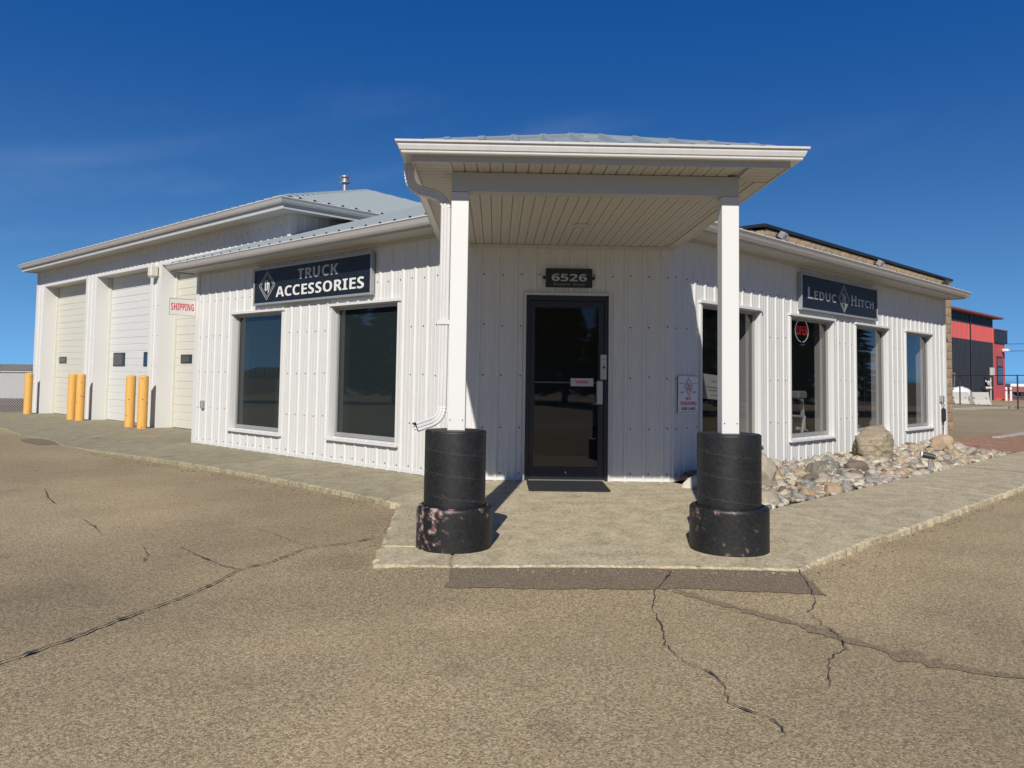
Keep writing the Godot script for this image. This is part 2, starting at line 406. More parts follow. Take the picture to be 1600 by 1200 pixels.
func build_ground() -> void:
	var g := structure("ground"); var m := nb(g)
	var f := Fr.new(Vector3(0, -0.22, -40), Vector3.RIGHT, Vector3.UP, Vector3.FORWARD)
	m.quad(f.p(-2500, -2500, 0), f.p(2500, -2500, 0), f.p(2500, 2500, 0), f.p(-2500, 2500, 0), Vector3.UP)
	part(g, "field", m, M.dirt)
	var lot := structure("parking_lot"); m = nb(lot); m.tinted = true
	var big := noise(FastNoiseLite.TYPE_SIMPLEX_SMOOTH, 0.35, 31, 3); var wide := noise(FastNoiseLite.TYPE_SIMPLEX_SMOOTH, 0.08, 32, 2)
	var spots := [[Vector2(-1.15, 4.0), 0.42, 0.16], [Vector2(-0.15, 6.2), 0.16, 0.2], [Vector2(1.7, 5.6), 0.5, 0.08], [Vector2(-0.2, 5.35), 0.35, -0.12], [Vector2(-3.4, 2.2), 0.8, -0.08], [Vector2(-1.1, 5.7), 0.6, -0.08], [Vector2(0.25, 6.9), 0.13, 0.22], [Vector2(-3.9, 3.9), 0.25, 0.18], [Vector2(2.9, 5.2), 0.55, 0.12], [Vector2(-2.9, 4.9), 0.5, 0.08], [Vector2(3.8, 3.9), 0.5, -0.08]]
	for sheet in [[axis([-70, 8, -14, 0.7, -6, 0.14, 5, 0.5, 12, 6, 60]), axis([-15.6, 0.5, -2, 0.14, 8, 1.0, 14, 8, 70])], [axis([9, 3, 42]), axis([-62, 3, -15.6])]]:
		var xs: PackedFloat32Array = sheet[0]; var zs: PackedFloat32Array = sheet[1]
		var pv := []; var pc := []
		for z in zs:
			for x in xs:
				pv.append(Vector3(x, asphalt_y(x, z), z))
				var t := 0.80 + 0.13 * big.get_noise_2d(x * 2.0, z * 2.0) + 0.22 * wide.get_noise_2d(x * 1.6, z * 1.6)
				for sp in spots: t -= float(sp[2]) * smoothstep(1.0, 0.3, Vector2(x, z).distance_to(sp[0]) / float(sp[1]) + 0.35 * big.get_noise_2d(x * 6.0, z * 6.0))
				pc.append(Color(t, t, t * 0.965))
		var w := xs.size()
		for j in zs.size() - 1:
			for i in w - 1:
				for q in [[0, 1, w + 1], [0, w + 1, w]]:
					for e in q:
						var id: int = j * w + i + e
						m.v.append(pv[id]); m.c.append(pc[id]); m.n.append(Vector3.UP)
	# sheet faces are clockwise from above as appended
	part(lot, "asphalt", m, M.asphalt)
	# the newer strip of asphalt along the entrance and the tar line
	var patch := nb(lot)
	strip_poly(patch, [Vector2(-0.30, 4.30), Vector2(0.3, 4.27), Vector2(1.0, 4.26), Vector2(1.6, 4.27), Vector2(2.2, 4.32), Vector2(2.2, 4.80), Vector2(1.9, 4.76), Vector2(1.4, 4.70), Vector2(0.8, 4.72), Vector2(0.2, 4.73), Vector2(-0.31, 4.72)], 0.005)
	part(lot, "patch", patch, M.asphalt_patch)
	patch = nb(lot)
	strip_poly(patch, [Vector2(-9.06, -5.84), Vector2(-8.3, -6.25), Vector2(-7.74, -6.51), Vector2(-7.5, -5.6), Vector2(-7.4, -4.91), Vector2(-8.08, -4.69), Vector2(-8.6, -5.2)], 0.005)
	part(lot, "patch", patch, M.asphalt_patch)
	var tar := nb(lot)
	crack(tar, [Vector2(1.20, 4.72), Vector2(1.52, 5.06), Vector2(1.8, 5.39), Vector2(2.02, 5.75), Vector2(2.21, 6.0), Vector2(2.38, 6.14), Vector2(2.9, 6.38), Vector2(3.6, 6.7)], 0.10, 0.012, 41, 0.0045)
	part(lot, "tar_line", tar, M.tar_worn)
	var lines := [
		[[-2.6, 6.75], [-2.38, 6.17], [-2.3, 5.96], [-2.22, 5.75], [-2.16, 5.51], [-2.04, 5.18], [-1.89, 4.73], [-1.81, 4.24], [-1.63, 3.96], [-1.49, 3.53], [-1.21, 3.37], [-0.97, 3.11]],
		[[-1.81, 4.24], [-1.98, 4.13], [-2.19, 3.9], [-2.34, 3.72], [-2.52, 3.5]],
		[[1.27, 4.34], [1.07, 4.78], [0.99, 5.08], [0.98, 5.48], [0.93, 5.78], [0.97, 6.06], [1.06, 6.22], [1.08, 6.39], [1.05, 6.58], [1.11, 6.67], [1.17, 6.75], [1.2, 6.95]],
		[[2.21, 4.25], [2.13, 4.7], [2.07, 4.94], [1.95, 5.15], [1.93, 5.42], [1.94, 5.64], [1.88, 5.84], [1.73, 6.01], [1.58, 6.38]],
		[[-5.9, 0.72], [-5.57, 0.35], [-5.3, 0.3], [-4.9, 0.99], [-4.6, 1.4]], [[-3.88, 2.28], [-3.64, 2.6], [-3.39, 2.96]], [[-2.83, 3.48], [-2.66, 3.76], [-2.58, 4.04]],
		[[-1.49, 3.53], [-1.9, 3.0], [-2.2, 2.7]]]
	var wd := [0.015, 0.010, 0.007, 0.0055, 0.009, 0.008, 0.006, 0.004]
	for i in lines.size():
		var pts := []
		for q in lines[i]: pts.append(Vector2(q[0], q[1]))
		var cm := nb(lot); crack(cm, pts, wd[i], 0.010, 50 + i, 0.014)
		part(lot, "crack", cm, M.crack_dark)
func strip_poly(m: MB, pts: Array, lift: float) -> void:
	# outline laid on the asphalt, filled by strips
	var dense := PackedVector2Array()
	for i in pts.size():
		var a: Vector2 = pts[i]; var b: Vector2 = pts[(i + 1) % pts.size()]
		var k := maxi(1, int(a.distance_to(b) / 0.06))
		for j in k:
			var q := a.lerp(b, float(j) / k)
			dense.append(q + Vector2(rng.randf_range(-1, 1), rng.randf_range(-1, 1)) * 0.014)
	var ix := Geometry2D.triangulate_polygon(dense)
	for i in range(0, ix.size(), 3):
		var t := []
		for j in 3:
			var q := dense[ix[i + j]]; t.append(Vector3(q.x, asphalt_y(q.x, q.y) + lift, q.y))
		m.tri(t[0], t[1], t[2], Vector3.UP)
func crack(m: MB, pts: Array, w: float, jig: float, sd: int, lift: float) -> void:
	var r := RandomNumberGenerator.new(); r.seed = sd
	var line := []
	for i in pts.size() - 1:
		var a: Vector2 = pts[i]; var b: Vector2 = pts[i + 1]
		var k := maxi(2, int(a.distance_to(b) / 0.045))
		for j in k: line.append(a.lerp(b, float(j) / k) + Vector2(r.randf_range(-1, 1), r.randf_range(-1, 1)) * jig)
	line.append(pts[pts.size() - 1])
	var lastl := Vector2.ZERO; var lastr := Vector2.ZERO
	for i in line.size():
		var d: Vector2 = (line[mini(i + 1, line.size() - 1)] - line[maxi(i - 1, 0)]).normalized()
		var q := Vector2(-d.y, d.x)
		var t := w * (r.randf_range(0.12, 0.62) if r.randf() < 0.9 else r.randf_range(0.7, 1.3)) * (0.25 if i == 0 or i == line.size() - 1 else 1.0)
		var l: Vector2 = line[i] + q * t; var rr: Vector2 = line[i] - q * t * r.randf_range(0.7, 1.2)
		if i > 0:
			var v := []
			for e in [lastl, l, rr, lastr]: v.append(Vector3(e.x, asphalt_y(e.x, e.y) + lift, e.y))
			m.quad(v[0], v[1], v[2], v[3], Vector3.UP)
		lastl = l; lastr = rr
func slab(parent: Node3D, called: String, pts: Array, tint: Color, rough_edges: Array, skirt := 0.25) -> void:
	# pts in plan (x, z); rough_edges: indices of edges that are broken kerb edges
	var m := nb(parent); m.tinted = true; m.col = tint
	var dense := PackedVector2Array()
	for i in pts.size():
		var a: Vector2 = pts[i]; var b: Vector2 = pts[(i + 1) % pts.size()]
		var rough: bool = i in rough_edges
		var k := maxi(1, int(a.distance_to(b) / (0.035 if rough else 0.5)))
		for j in k:
			var q := a.lerp(b, float(j) / k)
			if rough and j > 0: q += Vector2(rng.randf_range(-1, 1), rng.randf_range(-1, 1)) * (0.012 if rng.randf() < 0.85 else 0.03)
			dense.append(q)
	var inner := Geometry2D.offset_polygon(dense, -0.018, Geometry2D.JOIN_MITER)
	if inner.is_empty(): inner = [dense]
	var top: PackedVector2Array = inner[0]
	var ix := Geometry2D.triangulate_polygon(top)
	for i in range(0, ix.size(), 3):
		var t := []
		for j in 3:
			var q := top[ix[i + j]]; t.append(Vector3(q.x, slab_y(q.x, q.y), q.y))
		m.tri(t[0], t[1], t[2], Vector3.UP)
	# worn arris and side: join each outer point to the nearest inner one
	var cn := Vector2.ZERO
	for q in dense: cn += q
	cn /= dense.size()
	var near := []
	for q in dense:
		var bi := 0; var bd := 1e9
		for j in top.size():
			var dd := top[j].distance_squared_to(q)
			if dd < bd: bd = dd; bi = j
		near.append(bi)
	for i in dense.size():
		var a := dense[i]; var b := dense[(i + 1) % dense.size()]
		var ia := top[near[i]]; var ib := top[near[(i + 1) % dense.size()]]
		var ya := slab_y(a.x, a.y); var yb := slab_y(b.x, b.y)
		var A := Vector3(a.x, ya - 0.016, a.y); var B := Vector3(b.x, yb - 0.016, b.y)
		var IA := Vector3(ia.x, slab_y(ia.x, ia.y), ia.y); var IB := Vector3(ib.x, slab_y(ib.x, ib.y), ib.y)
		m.col = tint * rng.randf_range(0.88, 1.12); m.col.a = 1.0
		m.quad(A, B, IB, IA, Vector3.UP)
		var e := b - a; var out := Vector2(e.y, -e.x)
		if Geometry2D.is_point_in_polygon((a + b) / 2 + out.normalized() * 0.004, dense): out = -out
		m.col = tint * rng.randf_range(0.86, 1.14); m.col.a = 1.0
		m.quad(A, B, B - Vector3(0, skirt, 0), A - Vector3(0, skirt, 0), Vector3(out.x, 0, out.y))
		m.col = tint
	part(parent, called, m, M.concrete)
func pl(f: Fr, s: float, d: float) -> Vector2:
	var q := f.p(s, 0, d); return Vector2(q.x, q.z)
func build_pavement() -> void:
	var p := structure("pavement")
	var tan := Color(0.70, 0.69, 0.65); var green := Color(0.47, 0.47, 0.42); var gold := Color(0.76, 0.74, 0.67)
	# walkway along the left wing in four pours
	var kerb := [Vector2(-0.62, 1.53), Vector2(0.64, 1.47), Vector2(2.33, 1.43), Vector2(4.03, 1.48), Vector2(5.93, 1.62), Vector2(7.0, 1.78)]
	var cuts := [[0.0, -0.62, 0], [1.75, 1.75, 0], [3.5, 3.5, 0], [5.25, 5.25, 0], [7.0, 7.0, 0]]
	for i in 4:
		var s0: float = cuts[i][0]; var s1: float = cuts[i + 1][0]
		var k0 := s0 if i > 0 else -0.62
		var a := [pl(L, s0 + (0.003 if i else 0.0), -0.05), pl(L, k0 + (0.003 if i else 0.0), kerb_at(kerb, k0))]
		for q in kerb:
			if q.x > k0 + 0.05 and q.x < s1 - 0.05: a.append(pl(L, q.x, q.y))
		a.append(pl(L, s1 - 0.003, kerb_at(kerb, s1))); a.append(pl(L, s1 - 0.003, -0.05))
		var rough := []
		for j in range(1, a.size() - 2): rough.append(j)
		slab(p, "slab", a, green.lerp(gold, 0.25 if i < 2 else 0.05), rough)
	# the pad under the canopy
	slab(p, "slab", [Vector2(XL, -0.05), pl(L, -0.62, 1.53), Vector2(-0.97, 1.78), Vector2(-0.91, 3.09), Vector2(-0.885, 3.66), Vector2(-0.32, 3.66), Vector2(-0.32, 2.1)], gold.lerp(green, 0.25), [1, 2, 3])
	slab(p, "slab", [Vector2(-0.885, 3.664), Vector2(-0.86, 4.25), Vector2(-0.30, 4.28), Vector2(-0.316, 3.664)], gold, [0, 1])
	slab(p, "slab", [Vector2(XL + 0.004, -0.05), Vector2(-0.316, 2.1), Vector2(-0.316, 3.66), Vector2(-0.296, 4.28), Vector2(0.6, 4.22), Vector2(1.53, 4.23), Vector2(2.21, 4.28), Vector2(2.64, 3.80), Vector2(3.41, 3.0), Vector2(2.78, 1.83), Vector2(2.36, 0.26), Vector2(XR + 0.02, -0.05)], gold, [3, 4, 5, 6, 7])
	# sidewalk along the stone bed
	var ss := [-1.26, 2.4, 5.6, 9.2, 14.0]
	for i in 4:
		var s0: float = ss[i]; var s1: float = ss[i + 1]
		var a := [pl(R, s0 + (0.003 if i else 0.0), 3.03 - 0.015 * s0), pl(R, s1, 3.03 - 0.015 * s1), pl(R, s1, 1.70 - (0.03 * maxf(0, s1 - 5.0)))]
		if i == 0: a.append(pl(R, -0.1, 1.72)); a.append(Vector2(2.785, 1.83))
		else: a.append(pl(R, s0 + 0.003, 1.70 - 0.03 * maxf(0, s0 - 5.0)))
		slab(p, "slab", a, gold.lerp(tan, 0.3), [0])
	# apron in front of the service bays
	var ap := [[7.0, 9.4], [9.4, 13.2], [13.2, 17.0], [17.0, 21.2]]
	for q in ap:
		var e0 := 1.75 - 0.06 * (float(q[0]) - 7.0); var e1 := 1.75 - 0.06 * (float(q[1]) - 7.0)
		slab(p, "slab", [pl(L, q[0] + 0.004, -1.7), pl(L, q[0] + 0.004, e0), pl(L, (q[0] + q[1]) / 2, (e0 + e1) / 2 + 0.12), pl(L, q[1] - 0.004, e1), pl(L, q[1] - 0.004, -1.7)], green, [1, 2])
	# mulch beyond the stones and the driveway kerbs
	var mb := structure("mulch_bed"); var m := nb(mb)
	for i in 24:
		var s0 := 8.7 + i * 0.25; var s1 := s0 + 0.25
		m.quad(R.p(s0, 0.03 + 0.02 * sin(i * 1.7), 0.0), R.p(s1, 0.03 + 0.02 * sin((i + 1) * 1.7), 0.0), R.p(s1, -0.03, 1.62), R.p(s0, -0.03, 1.62), Vector3.UP)
	part(mb, "mulch", m, M.mulch)
	var dk := structure("driveway_kerb"); m = nb(dk)
	var kf := Fr.new(R.p(12.9, 0, -0.6), R.u, R.n)
	m.cbox(kf, 0, 7, -0.15, 0.05, 0.9, 1.08, 0.02)
	part(dk, "kerb", m, M.concrete_plain)
	m = nb(dk); m.cbox(kf, 3.4, 6.4, 0.0, 0.06, 0.86, 1.10, 0.015)
	part(dk, "kerb_paint", m, M.blue_paint)
	m = nb(dk); m.cbox(Fr.new(R.p(29, 0, -8.0), (R.u * 0.98 + R.n * 0.12).normalized(), R.n), 0, 14, -0.15, 0.06, 0, 0.2, 0.02)
	part(dk, "kerb", m, M.concrete_plain)
func build_crumbs() -> void:
	var t := structure("loose_gravel"); var m := nb(t); m.tinted = true
	var sb := []
	for k in 4: sb.append(blob(300 + k, 3, 5, Vector3(1, 0.7, 0.85), 0.4))
	var lines := [[pl(L, 6.8, 1.86), pl(L, 3.0, 1.56), pl(L, 0.2, 1.58), Vector2(-1.05, 1.9)], [Vector2(-1.0, 1.95), Vector2(-0.95, 3.1), Vector2(-0.9, 4.3)], [Vector2(-0.85, 4.33), Vector2(0.6, 4.29), Vector2(2.2, 4.34)], [Vector2(2.25, 4.35), Vector2(3.46, 3.05), pl(R, 2.0, 3.06), pl(R, 6.0, 3.0)]]
	for ln in lines:
		for i in ln.size() - 1:
			var a: Vector2 = ln[i]; var b: Vector2 = ln[i + 1]; var nrm := (b - a).orthogonal().normalized()
			for k in int(a.distance_to(b) * 42.0):
				var q := a.lerp(b, rng.randf()) + nrm * (absf(rng.randfn(0.0, 0.05)) * (1.0 if rng.randf() < 0.8 else 3.0) * signf(nrm.dot(a - Vector2(0.8, -2.0))))
				var r := rng.randf_range(0.003, 0.011); var c := Color(0.42, 0.37, 0.28) * rng.randf_range(0.35, 1.1); c.a = 1.0
				var bs := Basis(Vector3.UP, rng.randf() * TAU).scaled(Vector3.ONE * r); var at := Vector3(q.x, asphalt_y(q.x, q.y) + r * 0.4, q.y); var src: MB = sb[rng.randi() % 4]
				for j in src.v.size():
					m.v.append(bs * src.v[j] + at); m.n.append((bs * src.n[j]).normalized()); m.c.append(c)
	t.set_meta("kind", "stuff"); t.set_meta("label", "loose gravel crumbled along the broken kerb edges"); t.set_meta("category", "gravel")
	part(t, "gravel", m, M.pebbles)
func kerb_at(k: Array, s: float) -> float:
	for i in k.size() - 1:
		if s <= k[i + 1].x + 1e-6: return lerpf(k[i].y, k[i + 1].y, (s - k[i].x) / (k[i + 1].x - k[i].x))
	return k[k.size() - 1].y

# ------------------------------------------------------------------ building kit
func siding(parent: Node3D, f: Fr, s0: float, s1: float, y0: float, y1: float, holes: Array, pitch: float, m_: Material, called := "siding_panel", phase := 0.06, ribs := 4) -> void:
	var pts := []   # Vector2(s, n)
	var base := [Vector2(-0.030, 0), Vector2(-0.014, 0.017), Vector2(0.014, 0.017), Vector2(0.030, 0)]
	pts.append(Vector2(s0, 0))
	var k := 0
	while s0 + phase + k * pitch < s1 - 0.02:
		var c := s0 + phase + k * pitch
		for b in base: pts.append(Vector2(c + b.x, b.y))
		for q in [0.36, 0.64]:
			var cc: float = c + pitch * q
			pts.append(Vector2(cc - 0.014, 0)); pts.append(Vector2(cc - 0.007, 0.0035)); pts.append(Vector2(cc + 0.005, 0.0035)); pts.append(Vector2(cc + 0.014, 0))
		k += 1
	pts.append(Vector2(s1, 0))
	var keep := []
	for q in pts:
		if q.x >= s0 - 1e-6 and q.x <= s1 + 1e-6: keep.append(q)
	var cuts := []
	for h in holes: cuts.append(h[0]); cuts.append(h[1])
	var pw := pitch * ribs
	var e := s0 + pw
	while e < s1: cuts.append(e); e += pw
	for c in cuts:
		for i in keep.size() - 1:
			if keep[i].x < c - 1e-5 and keep[i + 1].x > c + 1e-5:
				keep.insert(i + 1, keep[i].lerp(keep[i + 1], (c - keep[i].x) / (keep[i + 1].x - keep[i].x))); break
	var panels := {}
	for i in keep.size() - 1:
		var a: Vector2 = keep[i]; var b: Vector2 = keep[i + 1]
		if b.x - a.x < 1e-5: continue
		var mid := (a.x + b.x) / 2
		var spans := [[y0, y1]]
		for h in holes:
			if mid > h[0] and mid < h[1]:
				var nx := []
				for sp in spans:
					if h[3] <= sp[0] or h[2] >= sp[1]: nx.append(sp); continue
					if h[2] > sp[0]: nx.append([sp[0], h[2]])
					if h[3] < sp[1]: nx.append([h[3], sp[1]])
				spans = nx
		var id := int((mid - s0) / pw)
		if not panels.has(id): panels[id] = nb(parent)
		var m: MB = panels[id]
		var t := b - a
		var nrm := (f.n * t.x - f.u * t.y).normalized()
		for sp in spans: m.quad(f.p(a.x, sp[0], a.y), f.p(b.x, sp[0], b.y), f.p(b.x, sp[1], b.y), f.p(a.x, sp[1], a.y), nrm)
	for id in panels: part(parent, called, panels[id], m_)
func screws(parent: Node3D, f: Fr, s0: float, s1: float, rows: Array, pitch: float, holes: Array, phase := 0.06) -> void:
	var m := nb(parent); var k := 0
	while s0 + phase + k * pitch < s1:
		for y in rows:
			var s := s0 + phase + k * pitch + 0.062 + rng.randf_range(-0.006, 0.006); var yy: float = y + rng.randf_range(-0.01, 0.01)
			var inside := s > s1 - 0.03
			for h in holes:
				if s > h[0] - 0.05 and s < h[1] + 0.05 and yy > h[2] - 0.05 and yy < h[3] + 0.05: inside = true
			if inside: continue
			var r := 0.0105; var prev := f.p(s + r, yy, 0.0)
			for i in 6:
				var a := TAU * (i + 1) / 6; var q := f.p(s + r * cos(a), yy + r * sin(a), 0.0)
				m.tri(f.p(s, yy, 0.008), prev + f.n * 0.005, q + f.n * 0.005, f.n)
				m.quad(prev, q, q + f.n * 0.005, prev + f.n * 0.005, (prev + q) / 2 - f.p(s, yy, 0))
				prev = q
		k += 1
	var o := part(parent, "screws", m, M.screw_grey); o.set_meta("kind", "stuff")
func window(parent: Node3D, f: Fr, s0: float, s1: float, y0: float, y1: float, glass: Material) -> Node3D:
	var w := holder(parent, "window")
	var m := nb(w)   # white casing
	for q in [[s0 - 0.03, s0 + 0.012, y0 - 0.02, y1 + 0.02], [s1 - 0.012, s1 + 0.03, y0 - 0.02, y1 + 0.02]]:
		m.fbox(f, q[0], q[1], q[2], q[3], -0.02, 0.03)
	m.fbox(f, s0 - 0.045, s1 + 0.045, y1 + 0.0, y1 + 0.035, -0.02, 0.055)
	part(w, "casing", m, M.white_trim)
	m = nb(w)
	m.box8([f.p(s0 - 0.04, y0 - 0.045, -0.1), f.p(s1 + 0.04, y0 - 0.045, -0.1), f.p(s1 + 0.04, y0 - 0.045, 0.06), f.p(s0 - 0.04, y0 - 0.045, 0.06), f.p(s0 - 0.04, y0 + 0.012, -0.1), f.p(s1 + 0.04, y0 + 0.012, -0.1), f.p(s1 + 0.04, y0 - 0.02, 0.06), f.p(s0 - 0.04, y0 - 0.02, 0.06)])
	part(w, "sill", m, M.white_trim)
	m = nb(w)   # lining of the opening
	m.fbox(f, s0 - 0.0, s0 + 0.012, y0, y1, -0.14, -0.021); m.fbox(f, s1 - 0.012, s1, y0, y1, -0.14, -0.021)
	m.fbox(f, s0 + 0.013, s1 - 0.013, y1 - 0.012, y1 - 0.001, -0.14, 0.0)
	part(w, "lining", m, M.jamb_grey)
	m = nb(w)
	var a := s0 + 0.013; var b := s1 - 0.013; var c := y0 + 0.013; var d := y1 - 0.013
	m.fbox(f, a, a + 0.042, c, d, -0.13, -0.065); m.fbox(f, b - 0.042, b, c, d, -0.13, -0.065)
	m.fbox(f, a + 0.043, b - 0.043, d - 0.04, d, -0.13, -0.065); m.fbox(f, a + 0.043, b - 0.043, c, c + 0.055, -0.13, -0.065)
	part(w, "frame", m, M.frame_grey)
	m = nb(w)
	m.quad(f.p(a + 0.04, c + 0.05, -0.09), f.p(b - 0.04, c + 0.05, -0.09), f.p(b - 0.04, d - 0.038, -0.09), f.p(a + 0.04, d - 0.038, -0.09), f.n)
	part(w, "pane", m, glass)
	# drywall return seen through the glass
	m = nb(w)
	m.fbox(f, s0 - 0.02, s0 + 0.012, y0, y1, -0.30, -0.145); m.fbox(f, s1 - 0.012, s1 + 0.02, y0, y1, -0.30, -0.145)
	m.fbox(f, s0 - 0.02, s1 + 0.02, y0 - 0.03, y0 + 0.012, -0.30, -0.145)
	part(w, "inner_return", m, M.jamb_grey)
	return w
# gutter along plan points at height y (its top); side = +1 when outward lies to the left of the walk
func gutter(parent: Node3D, path: Array, y: float, side: float, raked := false, called := "gutter") -> void:
	var prof := PackedVector2Array([Vector2(0.0, -0.004), Vector2(0.0, -0.122), Vector2(0.068, -0.122), Vector2(0.076, -0.112), Vector2(0.078, -0.095), Vector2(0.088, -0.088), Vector2(0.102, -0.05), Vector2(0.104, -0.028), Vector2(0.122, -0.022), Vector2(0.125, -0.004), Vector2(0.119, 0.0), Vector2(0.108, -0.004), Vector2(0.108, -0.012), Vector2(0.016, -0.06)])
	if raked: prof = PackedVector2Array([Vector2(0.0, -0.004), Vector2(0.0, -0.13), Vector2(0.042, -0.13), Vector2(0.060, -0.122), Vector2(0.078, -0.098), Vector2(0.094, -0.068), Vector2(0.112, -0.034), Vector2(0.120, -0.022), Vector2(0.128, -0.018), Vector2(0.128, -0.002), Vector2(0.12, 0.0), Vector2(0.108, -0.012), Vector2(0.016, -0.06)])
	for i in prof.size(): prof[i] = prof[i] * Vector2(0.92, 0.80)
	mitred(parent, path, y, side, prof, called, M.gutter_white)
func mitred(parent: Node3D, path: Array, y: float, side: float, prof: PackedVector2Array, called: String, mt: Material) -> void:
	var pts := []; var e1 := []; var e2 := []
	for i in path.size():
		var d0: Vector2 = (path[i] - path[i - 1]).normalized() if i > 0 else (path[1] - path[0]).normalized()
		var d1: Vector2 = (path[i + 1] - path[i]).normalized() if i < path.size() - 1 else d0
		var n0 := Vector2(d0.y, -d0.x) * side; var n1 := Vector2(d1.y, -d1.x) * side
		var n := (n0 + n1).normalized(); n /= maxf(0.2, n.dot(n0))
		pts.append(Vector3(path[i].x, y, path[i].y)); e1.append(Vector3(n.x, 0, n.y)); e2.append(Vector3.UP)
	var m := nb(parent); m.sweep(pts, e1, e2, prof)
	part(parent, called, m, mt)
# soffit strip between two parallel lines, with grooves across
func soffit(parent: Node3D, f: Fr, s0: float, s1: float, n0: float, n1: float, y: float) -> void:
	var m := nb(parent); var k := int(ceil((s1 - s0) / 0.1016))
	for i in k:
		var a := s0 + (s1 - s0) * i / k; var b := s0 + (s1 - s0) * (i + 1) / k
		m.quad(f.p(a + 0.006, y, n0), f.p(b - 0.006, y, n0), f.p(b - 0.006, y, n1), f.p(a + 0.006, y, n1), Vector3.DOWN)
		m.quad(f.p(a, y + 0.008, n0), f.p(a + 0.006, y, n0), f.p(a + 0.006, y, n1), f.p(a, y + 0.008, n1), Vector3.DOWN)
		m.quad(f.p(b - 0.006, y, n0), f.p(b, y + 0.008, n0), f.p(b, y + 0.008, n1), f.p(b - 0.006, y, n1), Vector3.DOWN)
	m.fbox(f, s0, s1, y + 0.012, y + 0.03, n0, n1)
	part(parent, "soffit", m, M.soffit_white)
# ribbed roof slope: eave from e0 along u, v up the slope; reach(s) = length up the slope
func roof(parent: Node3D, e0: Vector3, u: Vector3, v: Vector3, s0: float, s1: float, knots: Array, reach, pitch := 0.305) -> void:
	var n := u.cross(v).normalized()
	if n.y < 0: n = -n
	var ss := [s0, s1]
	var c := s0 + 0.05
	var ribs := []
	while c < s1 - 0.04:
		ribs.append(c); c += pitch
	for k in knots:
		if k > s0 and k < s1: ss.append(k)
	var pw := pitch * 3; var e := s0 + pw
	while e < s1: ss.append(e); e += pw
	ss.sort()
	var panels := {}
	for i in ss.size() - 1:
		var a: float = ss[i]; var b: float = ss[i + 1]
		if b - a < 1e-4: continue
		var id := int(((a + b) / 2 - s0) / pw)
		if not panels.has(id): panels[id] = nb(parent)
		var fa: float = 0.0; var fb: float = 0.0
		var m: MB = panels[id]
		var p0 := e0 + u * a + v * fa; var p1 := e0 + u * b + v * fb; var p2 := e0 + u * b + v * maxf(fb, reach.call(b)); var p3 := e0 + u * a + v * maxf(fa, reach.call(a))
		m.quad(p0, p1, p2, p3, n)
		var dn := -n * 0.012
		m.quad(p0 + dn, p1 + dn, p2 + dn, p3 + dn, -n)
		m.quad(p0, p1, p1 + dn, p0 + dn, -v)
	for q in ribs:
		var id := int((q - s0) / pw)
		if not panels.has(id): continue
		var m: MB = panels[id]
		var w0 := 0.045; var w1 := 0.018; var h := 0.036
		var la: float = reach.call(q - w0); var lb: float = reach.call(q + w0); var lo: float = 0.0
		if minf(la, lb) < lo + 0.05: continue
		var A = e0 + u * (q - w0) + v * lo; var B = e0 + u * (q - w1) + v * lo + n * h; var C = e0 + u * (q + w1) + v * lo + n * h; var Dq = e0 + u * (q + w0) + v * lo
		var A2 = e0 + u * (q - w0) + v * la; var B2 = e0 + u * (q - w1) + v * (la + lb) / 2 + n * h; var C2 = e0 + u * (q + w1) + v * (la + lb) / 2 + n * h; var D2 = e0 + u * (q + w0) + v * lb
		m.quad(A, B, B2, A2, n - u); m.quad(B, C, C2, B2, n); m.quad(C, Dq, D2, C2, n + u)
	for id in panels: part(parent, "roof_panel", panels[id], M.roof_metal)
func cap(parent: Node3D, a: Vector3, b: Vector3, na: Vector3, nb_: Vector3, w := 0.14) -> void:
	# folded cap along a ridge or hip: na, nb_ point down the two slopes
	var m := nb(parent); var up := Vector3.UP * 0.03
	for q in [na, nb_]:
		var lip: Vector3 = q * w
		m.quad(a + up, b + up, b + lip + up * 0.8, a + lip + up * 0.8, Vector3.UP)
		m.quad(a + lip + up * 0.8, b + lip + up * 0.8, b + lip, a + lip, q)
	m.tri(a + up, a + na * w + up * 0.8, a + nb_ * w + up * 0.8, a - b)
	part(parent, "ridge_cap", m, M.roof_metal)
func text(parent: Node3D, s: String, f: Fr, s0: float, s1: float, y0: float, y1: float, n: float, mt: Material, bold := 700, called := "lettering", face := "Droid Sans") -> void:
	var t := TextMesh.new(); var fo := SystemFont.new(); fo.font_names = PackedStringArray([face]); fo.font_weight = bold
	t.font = fo; t.text = s; t.font_size = 64; t.pixel_size = 0.01; t.depth = 0.05
	var bb := t.get_aabb()
	var o := MeshInstance3D.new(); o.name = called; o.mesh = t; o.material_override = mt
	parent.add_child(o, true)
	var sx := (s1 - s0) / maxf(0.01, bb.size.x); var sy := (y1 - y0) / maxf(0.01, bb.size.y)
	var base := Vector3.ZERO; var q: Node = parent
	while q != self and q is Node3D:
		base += q.position; q = q.get_parent()
	o.transform = Transform3D(Basis(f.u * sx, f.y * sy, f.n * 0.08), f.p(s0 - bb.position.x * sx, y0 - bb.position.y * sy, n) - base)
